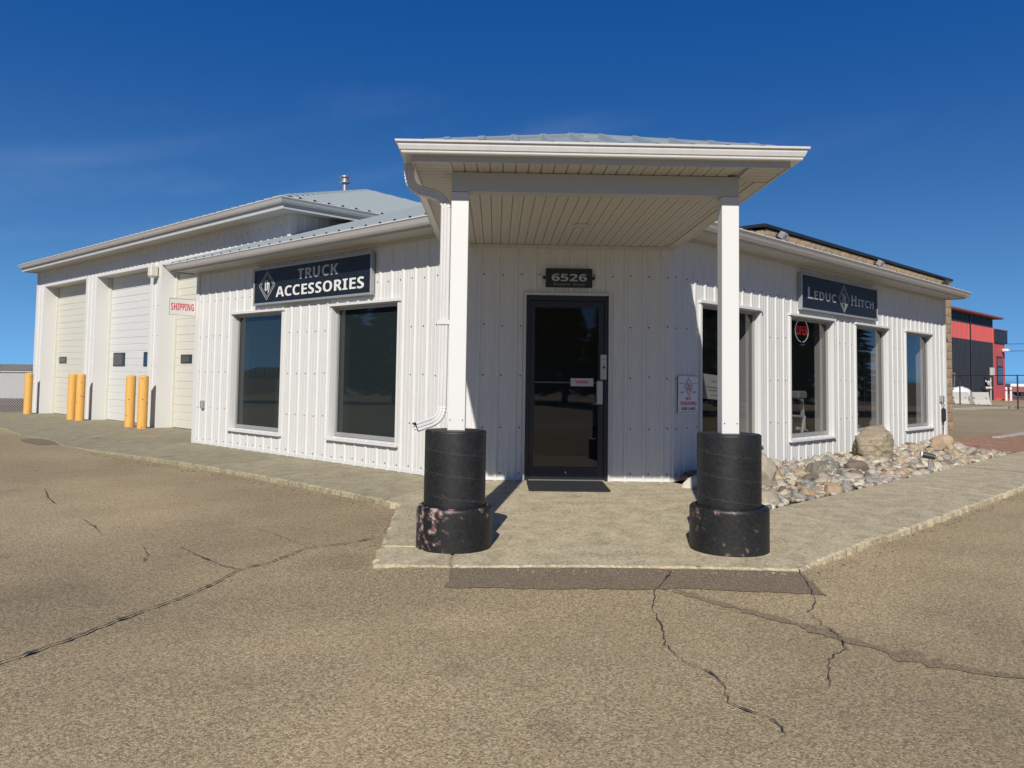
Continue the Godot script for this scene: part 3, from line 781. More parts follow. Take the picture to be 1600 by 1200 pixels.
func emblem(parent: Node3D, f: Fr, cs: float, cy: float, w: float, h: float, n: float, mt: Material, mt2: Material) -> void:
	# two nested diamond lines and the black-letter pair inside
	var e := holder(parent, "emblem")
	for k in 2:
		var m := nb(e); var a := 1.0 - 0.20 * k; var t := 0.026 * w * (1.25 if k == 0 else 1.0) + 0.001
		var pts := [Vector2(0, h / 2 * a), Vector2(w / 2 * a, 0), Vector2(0, -h / 2 * a), Vector2(-w / 2 * a, 0)]
		for i in 4: m.bar2(f, pts[i] + Vector2(cs, cy), pts[(i + 1) % 4] + Vector2(cs, cy), t, n, n + 0.002)
		part(e, "diamond_line", m, mt)
	var u := h * 0.185; var m2 := nb(e)
	var sh := func(arr: Array, dx: float) -> PackedVector2Array:
		var out := PackedVector2Array()
		for q in arr: out.append(Vector2(cs + (q[0] + dx) * u, cy + q[1] * u))
		return out
	m2.plate(f, sh.call([[-0.32, 0.85], [-0.06, 1.15], [0.02, 1.0], [0.02, -0.62], [0.30, -0.78], [-0.02, -1.1], [-0.28, -0.85], [-0.28, 0.72]], -0.46), n, n + 0.002)
	part(e, "letter", m2, mt2)
	m2 = nb(e)
	m2.plate(f, sh.call([[-0.22, 0.85], [0.06, 1.15], [0.14, 1.0], [0.14, 0.42], [0.5, 0.62], [0.74, 0.3], [0.74, -0.7], [0.52, -1.25], [0.1, -1.5], [0.32, -1.15], [0.46, -0.75], [0.46, 0.12], [0.36, 0.22], [0.14, 0.08], [0.14, -0.75], [-0.04, -1.02], [-0.2, -0.85]], 0.14), n, n + 0.002)
	part(e, "letter", m2, mt2)

# ------------------------------------------------------------------ the showroom (two wings and the entrance wall)
const LWIN := [[4.044, 5.645, 0.335, 2.262], [1.125, 2.689, 0.365, 2.258]]
const RWIN := [[0.69, 2.30, 0.385, 2.268], [3.253, 4.823, 0.385, 2.268], [5.762, 7.295, 0.385, 2.268], [8.224, 9.755, 0.375, 2.262]]
const LLEN := 7.0
const RLEN := 10.647
const ROWS := [0.09, 0.65, 1.28, 1.91, 2.54]
func build_showroom() -> void:
	var b := thing("showroom_building", "white ribbed metal shop wing with corner entrance, tall dark windows and white eaves", "building", Vector3(0.83, 0, -3))
	siding(b, L, 0.0, LLEN, 0.0, HM + 0.02, LWIN, 0.25, M.white_siding)
	siding(b, R, 0.0, RLEN, 0.0, HM + 0.02, RWIN, 0.25, M.white_siding)
	var dh := [[0.353 - XL, 1.404 - XL, -0.1, 2.289]]
	siding(b, D, 0.0, XR - XL, 0.0, HM + 0.02, dh, 0.2286, M.white_siding, "siding_panel", 0.05)
	var el := Fr.new(L.p(LLEN, 0, 0), -L.n, L.u)
	siding(b, el, 0.0, 1.2, 0.0, HM + 0.02, [], 0.25, M.white_siding)
	screws(b, L, 0, LLEN, ROWS, 0.25, LWIN); screws(b, R, 0, RLEN, ROWS, 0.25, RWIN); screws(b, D, 0, XR - XL, ROWS, 0.2286, dh, 0.05)
	# corner and base trims
	var m := nb(b); m.fbox(L, LLEN - 0.07, LLEN + 0.028, 0.0, HM, -0.07, 0.028); part(b, "corner_trim", m, M.white_trim)
	m = nb(b); m.fbox(R, RLEN - 0.06, RLEN + 0.026, 0.0, HM, -0.24, 0.028); part(b, "corner_trim", m, M.white_trim)
	for f in [[L, LLEN], [R, RLEN]]:
		var fr: Fr = f[0]
		m = nb(b); m.fbox(fr, 0.03, float(f[1]) - 0.08, 0.004, 0.05, -0.01, 0.012); part(b, "base_trim", m, M.white_trim)
		m = nb(b); m.fbox(fr, 0.0, float(f[1]), HM - 0.05, HM, 0.0, 0.03); part(b, "wall_channel", m, M.fascia_grey)
	for q in [[0.03, 0.353 - XL - 0.03], [1.404 - XL + 0.03, XR - XL - 0.03]]:
		m = nb(b); m.fbox(D, q[0], q[1], 0.004, 0.035, -0.01, 0.012); part(b, "base_trim", m, M.white_trim)
	m = nb(b); m.fbox(D, 0.0, XR - XL, HC - 0.05, HC - 0.004, 0.0, 0.035); part(b, "wall_channel", m, M.soffit_white)
	for q in LWIN: window(b, L, q[0], q[1], q[2], q[3], M.glass)
	for q in RWIN: window(b, R, q[0], q[1], q[2], q[3], M.clear_glass)
	entrance_door(b)
	# eaves: soffit, fascia, gutter
	soffit(b, L, -0.34, LLEN + 0.16, 0.0, 0.42, HM)
	soffit(b, R, -0.34, RLEN - 0.02, 0.0, 0.42, HM)
	for q in [[L, -0.36, LLEN + 0.18, 1.0], [R, -0.36, RLEN - 0.04, -1.0]]:
		var fr: Fr = q[0]
		m = nb(b); m.fbox(fr, q[1], q[2], HM - 0.02, 3.19, 0.42, 0.44); part(b, "fascia", m, M.fascia_grey)
		m = nb(b); m.fbox(fr, float(q[2]), float(q[2]) + 0.02, HM - 0.02, 3.19, 0.0, 0.44); part(b, "fascia", m, M.fascia_grey)
		var a := fr.p(q[1], 0, 0.441); var c := fr.p(float(q[2]) + 0.02, 0, 0.441)
		gutter(b, [Vector2(a.x, a.z), Vector2(c.x, c.z)], 3.195, q[3], true)
	# left wing roof, up to a ridge that dies into the tall bay
	var v := (-L.n + Vector3.UP * TILT).normalized(); var hyp := sqrt(1.0 + TILT * TILT)
	var left_reach := func(s: float) -> float:
		if s > 5.88: return 1.67 * hyp
		return minf(5.47, 2.2 + maxf(s, -0.3)) * hyp
	roof(b, L.p(0, 3.205, 0.47), L.u, v, -0.3, LLEN + 0.22, [3.27, 5.88, 5.8801], left_reach)
	m = nb(b); m.tri(L.p(LLEN + 0.2, 3.2, 0.46), L.p(LLEN + 0.2, 3.2, -1.2), L.p(LLEN + 0.2, 3.2 + 1.66 * TILT, -1.2), L.u); part(b, "gable_trim", m, M.white_siding)
	# low roof strip of the right wing
	var v2 := (-R.n + Vector3.UP * 0.05).normalized()
	roof(b, R.p(0, 3.205, 0.47), R.u, v2, -0.3, RLEN + 0.0, [], func(_s: float) -> float: return 0.70)
	# floor, ceiling and back walls of the sales room
	var pl_ := [Vector2(XL, 0), pl(L, 6.9, -0.12), pl(L, 6.9, -7.0), pl(R, 10.5, -7.0), pl(R, 10.5, -0.2), Vector2(XR, 0)]
	m = nb(b)
	flat_poly(m, pl_, 0.006, Vector3.UP); part(b, "floor", m, M.floor_vinyl)
	m = nb(b); flat_poly(m, [Vector2(XL, -0.02), pl(L, 6.98, -0.02), pl(L, 6.98, -7.4), pl(R, 10.6, -7.4), pl(R, 10.6, -0.02), Vector2(XR, -0.02)], HM + 0.035, Vector3.DOWN); flat_poly(m, [Vector2(XL, -0.02), pl(L, 6.98, -0.02), pl(L, 6.98, -7.4), pl(R, 10.6, -7.4), pl(R, 10.6, -0.02), Vector2(XR, -0.02)], HM + 0.15, Vector3.UP); part(b, "ceiling", m, M.inner_wall)
	for i in [1, 2, 3]:
		var a: Vector2 = pl_[i]; var c: Vector2 = pl_[i + 1]
		m = nb(b); var dir := (c - a).normalized(); var fr := Fr.new(Vector3(a.x, 0, a.y), Vector3(dir.x, 0, dir.y), Vector3(-dir.y, 0, dir.x))
		m.fbox(fr, 0, a.distance_to(c), 0.0, HM + 0.03, 0.0, 0.12); part(b, "inner_wall", m, M.inner_wall)
	for q in [[L, LLEN, LWIN], [R, RLEN, RWIN]]:   # drywall behind the cladding
		var fr: Fr = q[0]
		m = nb(b); var s := 0.06
		for w in [] + sorted_holes(q[2]):
			m.fbox(fr, s, float(w[0]) - 0.021, 0.01, HM, -0.14, -0.05); s = float(w[1]) + 0.021
			m.fbox(fr, float(w[0]) - 0.02, float(w[1]) + 0.02, 0.01, float(w[2]) - 0.05, -0.14, -0.05)
			m.fbox(fr, float(w[0]) - 0.02, float(w[1]) + 0.02, float(w[3]) + 0.002, HM, -0.14, -0.05)
		m.fbox(fr, s, float(q[1]) - 0.08, 0.01, HM, -0.14, -0.05)
		part(b, "inner_wall", m, M.inner_wall)
	# small utility box with cord at the far end of the right wall
	m = nb(b); m.cbox(L, 6.60, 6.68, 0.63, 0.77, 0.0, 0.06, 0.008); part(b, "outlet_box", m, M.frame_grey)
	m = nb(b); m.cbox(R, 10.24, 10.36, 0.86, 1.0, 0.0, 0.07, 0.01); part(b, "outlet_box", m, M.frame_grey)
	m = nb(b); m.cbox(R, 10.26, 10.40, 0.45, 0.74, 0.02, 0.09, 0.03); part(b, "cord_coil", m, M.dark_rubber)
	m = nb(b)
	var cp := [Vector3(10.30, 0.88, 0.05), Vector3(10.36, 0.8, 0.06), Vector3(10.3, 0.72, 0.06), Vector3(10.34, 0.6, 0.06), Vector3(10.32, 0.4, 0.06), Vector3(10.25, 0.2, 0.06), Vector3(10.22, 0.02, 0.08)]
	for i in cp.size() - 1: m.tube(R.p(cp[i].x, cp[i].y, cp[i].z), R.p(cp[i + 1].x, cp[i + 1].y, cp[i + 1].z), 0.009, 0.009, 6)
	part(b, "cord", m, M.dark_rubber)
func sorted_holes(h: Array) -> Array:
	var a := h.duplicate(); a.sort_custom(func(p, q): return p[0] < q[0]); return a
func flat_poly(m: MB, pts: Array, y: float, hint: Vector3) -> void:
	var pv := PackedVector2Array(pts); var ix := Geometry2D.triangulate_polygon(pv)
	for i in range(0, ix.size(), 3):
		m.tri(Vector3(pv[ix[i]].x, y, pv[ix[i]].y), Vector3(pv[ix[i + 1]].x, y, pv[ix[i + 1]].y), Vector3(pv[ix[i + 2]].x, y, pv[ix[i + 2]].y), hint)
func entrance_door(b: Node3D) -> void:
	var d := holder(b, "entrance_door"); var f := Fr.new(Vector3.ZERO, Vector3.RIGHT, Vector3.BACK)
	var m := nb(d)
	m.fbox(f, 0.335, 0.365, 0.0, 2.29, -0.04, 0.03); m.fbox(f, 1.392, 1.422, 0.0, 2.29, -0.04, 0.03); m.fbox(f, 0.335, 1.422, 2.2905, 2.32, -0.04, 0.035)
	part(d, "casing", m, M.soffit_white)
	m = nb(d)
	m.fbox(f, 0.366, 0.412, 0.0, 2.285, -0.12, -0.005); m.fbox(f, 1.345, 1.391, 0.0, 2.285, -0.12, -0.005); m.fbox(f, 0.413, 1.344, 2.225, 2.285, -0.12, -0.005)
	part(d, "frame", m, M.black_frame)
	m = nb(d)   # leaf: stiles and rails
	m.fbox(f, 0.416, 0.478, 0.025, 2.22, -0.075, -0.03); m.fbox(f, 1.272, 1.341, 0.025, 2.22, -0.075, -0.03)
	m.fbox(f, 0.479, 1.271, 0.025, 0.165, -0.075, -0.03); m.fbox(f, 0.479, 1.271, 2.14, 2.22, -0.075, -0.03)
	part(d, "leaf", m, M.black_frame)
	m = nb(d); m.quad(f.p(0.47, 0.16, -0.055), f.p(1.28, 0.16, -0.055), f.p(1.28, 2.145, -0.055), f.p(0.47, 2.145, -0.055), f.n); part(d, "pane", m, M.clear_glass)
	m = nb(d); m.fbox(f, 0.412, 1.345, 0.0, 0.018, -0.12, 0.05); part(d, "threshold", m, M.galvanised)
	m = nb(d); m.cbox(f, 0.47, 1.285, 1.195, 1.22, -0.105, -0.08, 0.005); part(d, "push_bar", m, M.galvanised)
	m = nb(d); m.cbox(f, 1.294, 1.372, 1.25, 1.56, -0.028, 0.012, 0.006); part(d, "lock_plate", m, M.letter_grey)
	m = nb(d); m.tube(f.p(1.335, 1.40, 0.012), f.p(1.335, 1.40, 0.022), 0.014, 0.014, 10); m.fbox(f, 1.295, 1.371, 1.497, 1.5, 0.0115, 0.0135); part(d, "lock", m, M.black_frame)
	m = nb(d); m.cbox(f, 1.25, 1.325, 0.945, 1.235, -0.02, 0.022, 0.01); part(d, "pull_handle", m, M.letter_grey)
	m = nb(d); m.fbox(f, 0.929, 1.215, 1.163, 1.262, -0.052, -0.049); part(d, "notice", m, M.letter_grey)
	m = nb(d)
	for q in [[0.985, 1.225, 0.17], [1.0, 1.205, 0.14]]: m.fbox(f, q[0], q[0] + q[2], q[1] - 0.006, q[1] + 0.006, -0.0488, -0.0478)
	part(d, "notice_print", m, M.sign_red)
	m = nb(d); m.tube(f.p(0.875, 0.10, -0.031), f.p(0.875, 0.10, -0.02), 0.012, 0.012, 10); part(d, "bolt", m, M.galvanised)

# ------------------------------------------------------------------ canopy over the entrance
func build_canopy() -> void:
	var b := thing("entrance_canopy", "white hip roofed canopy on two square posts over the glass entrance door", "canopy", Vector3(0.785, 0, 2.0))
	var f := Fr.new(Vector3.ZERO, Vector3.RIGHT, Vector3.BACK)
	var x0 := -0.675; var x1 := 2.255; var zf := 3.985
	var m := nb(b)
	# ceiling boards
	var a := -0.375
	while a < 2.12:
		var c := minf(a + 0.1016, 2.125)
		var z1 := zf if c < 1.96 else 3.5
		for seg in [[0.03, z1]]:
			m = nb(b)
			m.quad(f.p(a + 0.007, HC, seg[0]), f.p(c - 0.007, HC, seg[0]), f.p(c - 0.007, HC, seg[1]), f.p(a + 0.007, HC, seg[1]), Vector3.DOWN)
			m.quad(f.p(a, HC + 0.014, seg[0]), f.p(a + 0.007, HC, seg[0]), f.p(a + 0.007, HC, seg[1]), f.p(a, HC + 0.014, seg[1]), Vector3(1, -1, 0))
			m.quad(f.p(c - 0.007, HC, seg[0]), f.p(c, HC + 0.014, seg[0]), f.p(c, HC + 0.014, seg[1]), f.p(c - 0.007, HC, seg[1]), Vector3(-1, -1, 0))
			# fine bead down the middle
			var mid := (a + c) / 2
			m.quad(f.p(mid - 0.003, HC - 0.0005, seg[0]), f.p(mid, HC - 0.003, seg[0]), f.p(mid, HC - 0.003, seg[1]), f.p(mid - 0.003, HC - 0.0005, seg[1]), Vector3(-1, -1, 0))
			m.quad(f.p(mid, HC - 0.003, seg[0]), f.p(mid + 0.003, HC - 0.0005, seg[0]), f.p(mid + 0.003, HC - 0.0005, seg[1]), f.p(mid, HC - 0.003, seg[1]), Vector3(1, -1, 0))
			part(b, "ceiling_board", m, M.soffit_white)
		a = c
	for side in [[x0 + 0.012, -0.385, -0.4, zf], [1.965, x1 - 0.012, 3.5, zf]]:   # boards that run crosswise under the side eaves
		var z: float = side[2]
		while z < side[3] - 0.01:
			var z2 := minf(z + 0.1016, side[3]); m = nb(b)
			m.quad(f.p(side[0], HC, z + 0.007), f.p(side[1], HC, z + 0.007), f.p(side[1], HC, z2 - 0.007), f.p(side[0], HC, z2 - 0.007), Vector3.DOWN)
			m.quad(f.p(side[0], HC + 0.014, z), f.p(side[1], HC + 0.014, z), f.p(side[1], HC, z + 0.007), f.p(side[0], HC, z + 0.007), Vector3(0, -1, 1))
			m.quad(f.p(side[0], HC, z2 - 0.007), f.p(side[1], HC, z2 - 0.007), f.p(side[1], HC + 0.014, z2), f.p(side[0], HC + 0.014, z2), Vector3(0, -1, -1))
			part(b, "ceiling_board", m, M.soffit_white); z = z2
	m = nb(b); m.fbox(f, 2.13, x1 - 0.012, HC - 0.004, HC + 0.008, -0.1, 3.495); part(b, "ceiling_trim", m, M.soffit_white)
	m = nb(b); m.fbox(f, -0.392, -0.372, HC - 0.012, HC + 0.01, 0.0, 3.53); part(b, "ceiling_trim", m, M.soffit_white)
	m = nb(b); m.fbox(f, -0.395, -0.372, HC - 0.012, HC + 0.01, 3.69, zf - 0.01); part(b, "ceiling_trim", m, M.soffit_white)
	m = nb(b); m.fbox(f, 1.945, 1.968, HC - 0.012, HC + 0.01, 3.69, zf - 0.01); part(b, "ceiling_trim", m, M.soffit_white)
	m = nb(b); m.fbox(f, x0 + 0.01, x1 - 0.01, HC + 0.014, HC + 0.03, -0.3, zf); part(b, "ceiling_deck", m, M.soffit_white)
	# front beam and posts
	m = nb(b); m.cbox(f, -0.3795, 1.9497, 2.7536, HC - 0.003, 3.54, 3.68, 0.004); part(b, "beam", m, M.fascia_grey)
	for px in [-0.3795, 1.8097]:
		m = nb(b); m.cbox(f, px, px + 0.14, 0.80, 2.751, 3.54, 3.68, 0.004); part(b, "post", m, M.post_white)
	m = nb(b)
	for px in [-0.3795, 1.8097]:
		for q in [0.02, 0.12]: m.tube(f.p(px + q, 0.92, 3.68), f.p(px + q, 0.92, 3.684), 0.005, 0.005, 8)
	part(b, "screws", m, M.screw_grey).set_meta("kind", "stuff")
	# fascia, gutter, roof
	m = nb(b); m.fbox(f, x0, x1, HC - 0.008, 3.03, zf, zf + 0.02); part(b, "fascia", m, M.fascia_grey)
	m = nb(b); m.fbox(f, x0 - 0.0, x0 + 0.012, HC - 0.01, 3.03, -0.5, zf - 0.001); part(b, "fascia", m, M.cream_trim)
	m = nb(b); m.fbox(f, x1 - 0.012, x1, HC - 0.01, 3.03, -0.5, zf - 0.001); part(b, "fascia", m, M.cream_trim)
	# light side strip under the gutter
	gutter(b, [Vector2(x0 - 0.001, -0.45), Vector2(x0 - 0.001, zf + 0.021), Vector2(x1 + 0.001, zf + 0.021), Vector2(x1 + 0.001, -0.45)], 3.052, -1.0)
	var ex0 := x0 - 0.055; var ex1 := x1 + 0.055; var ez := zf + 0.075; var hw := (ex1 - ex0) / 2; var ey := 3.035; var hyp := sqrt(1 + TILT * TILT)
	var apex := Vector3((ex0 + ex1) / 2, ey + hw * TILT, ez - hw)
	roof(b, Vector3(ex0, ey, ez), Vector3.RIGHT, Vector3(0, TILT, -1).normalized(), 0.0, 2 * hw, [hw], func(s: float) -> float: return minf(s, 2 * hw - s) * hyp, 0.27)
	var back := 5.6
	roof(b, Vector3(ex0, ey, ez), Vector3.FORWARD, Vector3(1, TILT, 0).normalized(), 0.0, back, [hw], func(s: float) -> float: return minf(s, hw) * hyp, 0.27)
	roof(b, Vector3(ex1, ey, ez), Vector3.FORWARD, Vector3(-1, TILT, 0).normalized(), 0.0, back, [hw], func(s: float) -> float: return minf(s, hw) * hyp, 0.27)
	var fd := Vector3(0, -TILT, 1).normalized(); var ld := Vector3(-1, -TILT, 0).normalized(); var rd := Vector3(1, -TILT, 0).normalized()
	cap(b, Vector3(ex0, ey, ez).lerp(apex, 0.1), apex, fd, ld); cap(b, Vector3(ex1, ey, ez).lerp(apex, 0.1), apex, fd, rd); cap(b, apex, apex + Vector3(0, 0, -(back - hw)), ld, rd)
	# round light in the ceiling
	m = nb(b); m.lathe(Vector3(0.897, HC - 0.012, 1.408), [Vector2(0.0, -0.016), Vector2(0.05, -0.016), Vector2(0.062, -0.006), Vector2(0.075, -0.008), Vector2(0.098, 0.002), Vector2(0.1, 0.01)], 28); part(b, "ceiling_light", m, M.fascia_grey)
	# downspout
	var d := holder(b, "downspout")
	var pth := [Vector3(-0.722, 2.96, 3.70), Vector3(-0.720, 2.87, 3.70), Vector3(-0.70, 2.80, 3.69), Vector3(-0.64, 2.755, 3.67), Vector3(-0.54, 2.735, 3.65), Vector3(-0.475, 2.71, 3.63), Vector3(-0.435, 2.66, 3.62), Vector3(-0.425, 2.62, 3.62)]
	pipe(d, pth, "elbow", true)
	pipe(d, [Vector3(-0.425, 2.625, 3.62), Vector3(-0.425, 1.70, 3.62)], "pipe", false)
	pipe(d, [Vector3(-0.428, 1.70, 3.622), Vector3(-0.432, 1.02, 3.622)], "pipe", false)
	pipe(d, [Vector3(-0.432, 1.03, 3.622), Vector3(-0.435, 0.985, 3.63), Vector3(-0.45, 0.945, 3.64), Vector3(-0.48, 0.915, 3.66), Vector3(-0.52, 0.895, 3.69)], "elbow", true)
	pipe(d, [Vector3(-0.515, 0.897, 3.687), Vector3(-0.625, 0.862, 3.77)], "pipe", false)
	m = nb(d); m.fbox(f, -0.475, -0.3805, 1.68, 1.715, 3.58, 3.664); part(d, "strap", m, M.gutter_white)
func pipe(parent: Node3D, pts: Array, called: String, crimped: bool) -> void:
	var path := []
	if crimped:
		var c := Curve3D.new()
		for i in pts.size():
			var t: Vector3 = (pts[mini(i + 1, pts.size() - 1)] - pts[maxi(i - 1, 0)]) / 6.0
			c.add_point(pts[i], -t, t)
		var n := int(c.get_baked_length() / 0.011)
		for i in n + 1: path.append(c.sample_baked(c.get_baked_length() * i / n, true))
	else: path = pts
	var e1 := []; var e2 := []
	for i in path.size():
		var d: Vector3 = (path[mini(i + 1, path.size() - 1)] - path[maxi(i - 1, 0)]).normalized()
		var a := Vector3(0.55, 0, 0.83); a = (a - d * a.dot(d)).normalized()
		a = (Vector3.BACK - d * d.z).normalized()
		var k := 1.0 if not crimped or i % 2 == 0 else 0.91
		e2.append(a * k); e1.append(d.cross(a).normalized() * k)
	var w := 0.040; var h := 0.034; var prof := PackedVector2Array()
	for q in [[-w, -h + 0.008], [-w + 0.008, -h], [-0.02, -h], [-0.013, -h + 0.006], [-0.006, -h], [0.006, -h], [0.013, -h + 0.006], [0.02, -h], [w - 0.008, -h], [w, -h + 0.008], [w, h - 0.008], [w - 0.008, h], [0.02, h], [0.013, h - 0.006], [0.006, h], [-0.006, h], [-0.013, h - 0.006], [-0.02, h], [-w + 0.008, h], [-w, h - 0.008]]:
		prof.append(Vector2(q[0], q[1]))
	var m := nb(parent); m.sweep(path, e1, e2, prof, true, crimped); part(parent, called, m, M.gutter_white)
	if not crimped:
		m = nb(parent)
		var tip: Vector3 = path[path.size() - 1] - (path[1] - path[0]).normalized() * 0.03
		m.sweep([tip, tip + (path[1] - path[0]).normalized() * 0.002], [e1[0] * 0.95, e1[0] * 0.95], [e2[0] * 0.95, e2[0] * 0.95], prof)
		part(parent, "pipe_mouth", m, M.dark_rubber)
# round black bases under the posts
func build_drums() -> void:
	var spec := [[Vector3(-0.315, -0.08, 3.61), 0.245, 0.30, 0.33, "round black post base with red and white paint chips, beside the downspout", 5, 1.0], [Vector3(1.885, -0.08, 3.61), 0.252, 0.312, 0.35, "round black post base with few chips beside the stone bed", 9, 0.3]]
	for s in spec:
		var t := thing("post_base", s[4], "post base", s[0], "round black bases under the canopy posts")
		var n1 := noise(FastNoiseLite.TYPE_SIMPLEX, 10.0, s[5], 5); var n2 := noise(FastNoiseLite.TYPE_SIMPLEX_SMOOTH, 2.2, int(s[5]) + 1, 2); var n3 := noise(FastNoiseLite.TYPE_SIMPLEX, 30.0, int(s[5]) + 2, 3)
		for k in 2:
			var r: float = s[2] if k == 0 else s[1]
			var prof := []
			if k == 0:
				var h: float = s[3]; var y := 0.0
				while y < h - 0.03: prof.append(Vector2(r, y)); y += 0.009
				for q in 6: prof.append(Vector2(r - 0.03 + 0.03 * cos(PI / 2 * q / 5.0), h - 0.03 + 0.03 * sin(PI / 2 * q / 5.0)))
				prof.append(Vector2(r - 0.045, h)); prof.append(Vector2(r - 0.052, h - 0.05))
			else:
				var y := 0.2
				while y < 0.905: prof.append(Vector2(r, y)); y += 0.009
				prof.append(Vector2(r, 0.908)); prof.append(Vector2(r - 0.012, 0.918)); prof.append(Vector2(0.0, 0.922))
			var m := nb(t); m.tinted = true; drum(m, s[0], prof, k, n1, n2, n3, s[6])
			part(t, "footing" if k == 0 else "sleeve", m, M.black_paint)
func drum(m: MB, at: Vector3, prof: Array, kind: int, n1: FastNoiseLite, n2: FastNoiseLite, n3: FastNoiseLite, wear: float) -> void:
	var seg := 150
	var vs := []; var cs := []; var ns := []
	for j in prof.size():
		var p: Vector2 = prof[j]
		var t: Vector2 = ((prof[mini(j + 1, prof.size() - 1)] as Vector2) - (prof[maxi(j - 1, 0)] as Vector2)).normalized(); var nn := Vector2(t.y, -t.x)
		for i in seg + 1:
			var a := TAU * i / seg; var d := Vector3(cos(a), 0, sin(a)); var q := d * p.x + Vector3.UP * p.y
			var g := n1.get_noise_3dv(q); var w := n2.get_noise_3dv(q); var fine := n3.get_noise_3dv(q)
			var base := 0.010 * (1.0 + 0.5 * w + 0.8 * fine + 0.6 * maxf(0.0, g))
			var c := Color(base, base * 1.06, base * 1.12)
			var rr := p.x
			var side := smoothstep(-0.2, 1.0, -d.x + 0.3 * d.z)   # towards the lot's left, where bumpers hit
			if kind == 1:
				var seam := fposmod(p.y - a * 0.028, 0.175)
				if seam < 0.009 and p.y < 0.9: c = c.lerp(Color(0.07, 0.072, 0.07), 0.2 + 0.25 * maxf(0.0, w)); rr -= 0.002
				if g + 0.25 * fine > 0.74 - 0.2 * wear * side + 0.35 * (p.y - 0.2): c = Color(0.50, 0.49, 0.46)
				elif fine > 0.78: c = c.lerp(Color(0.12, 0.12, 0.12), 0.5)
			else:
				var e := g + 0.3 * fine + 0.5 * w
				var lim := 0.78 - 0.75 * wear * smoothstep(0.25, 1.0, -d.x + 0.45 * d.z)
				if p.y > 0.26 and p.y < 0.34: lim -= 0.10
				if e > lim + 0.2: c = Color(0.30, 0.28, 0.25)
				elif e > lim: c = Color(0.13, 0.035, 0.032).lerp(Color(0.16, 0.11, 0.10), clampf(fine + 0.4, 0, 1))
				elif e > lim - 0.1: c = c.lerp(Color(0.09, 0.055, 0.05), 0.5)
			vs.append(at + d * rr + Vector3.UP * p.y); cs.append(c); ns.append((d * nn.x + Vector3.UP * nn.y).normalized())
	var W := seg + 1
	for j in prof.size() - 1:
		for i in seg:
			var k := j * W + i
			for q in [[k, k + 1, k + W + 1], [k, k + W + 1, k + W]]:
				var A: Vector3 = vs[q[0]]; var B: Vector3 = vs[q[1]]; var C: Vector3 = vs[q[2]]
				var gz := (B - A).cross(C - A)
				if gz.length_squared() < 1e-18: continue
				var o := [0, 1, 2] if gz.dot(ns[q[0]]) < 0 else [0, 2, 1]
				for e in o: m.v.append(vs[q[e]] - m.o); m.n.append(ns[q[e]]); m.c.append(cs[q[e]])

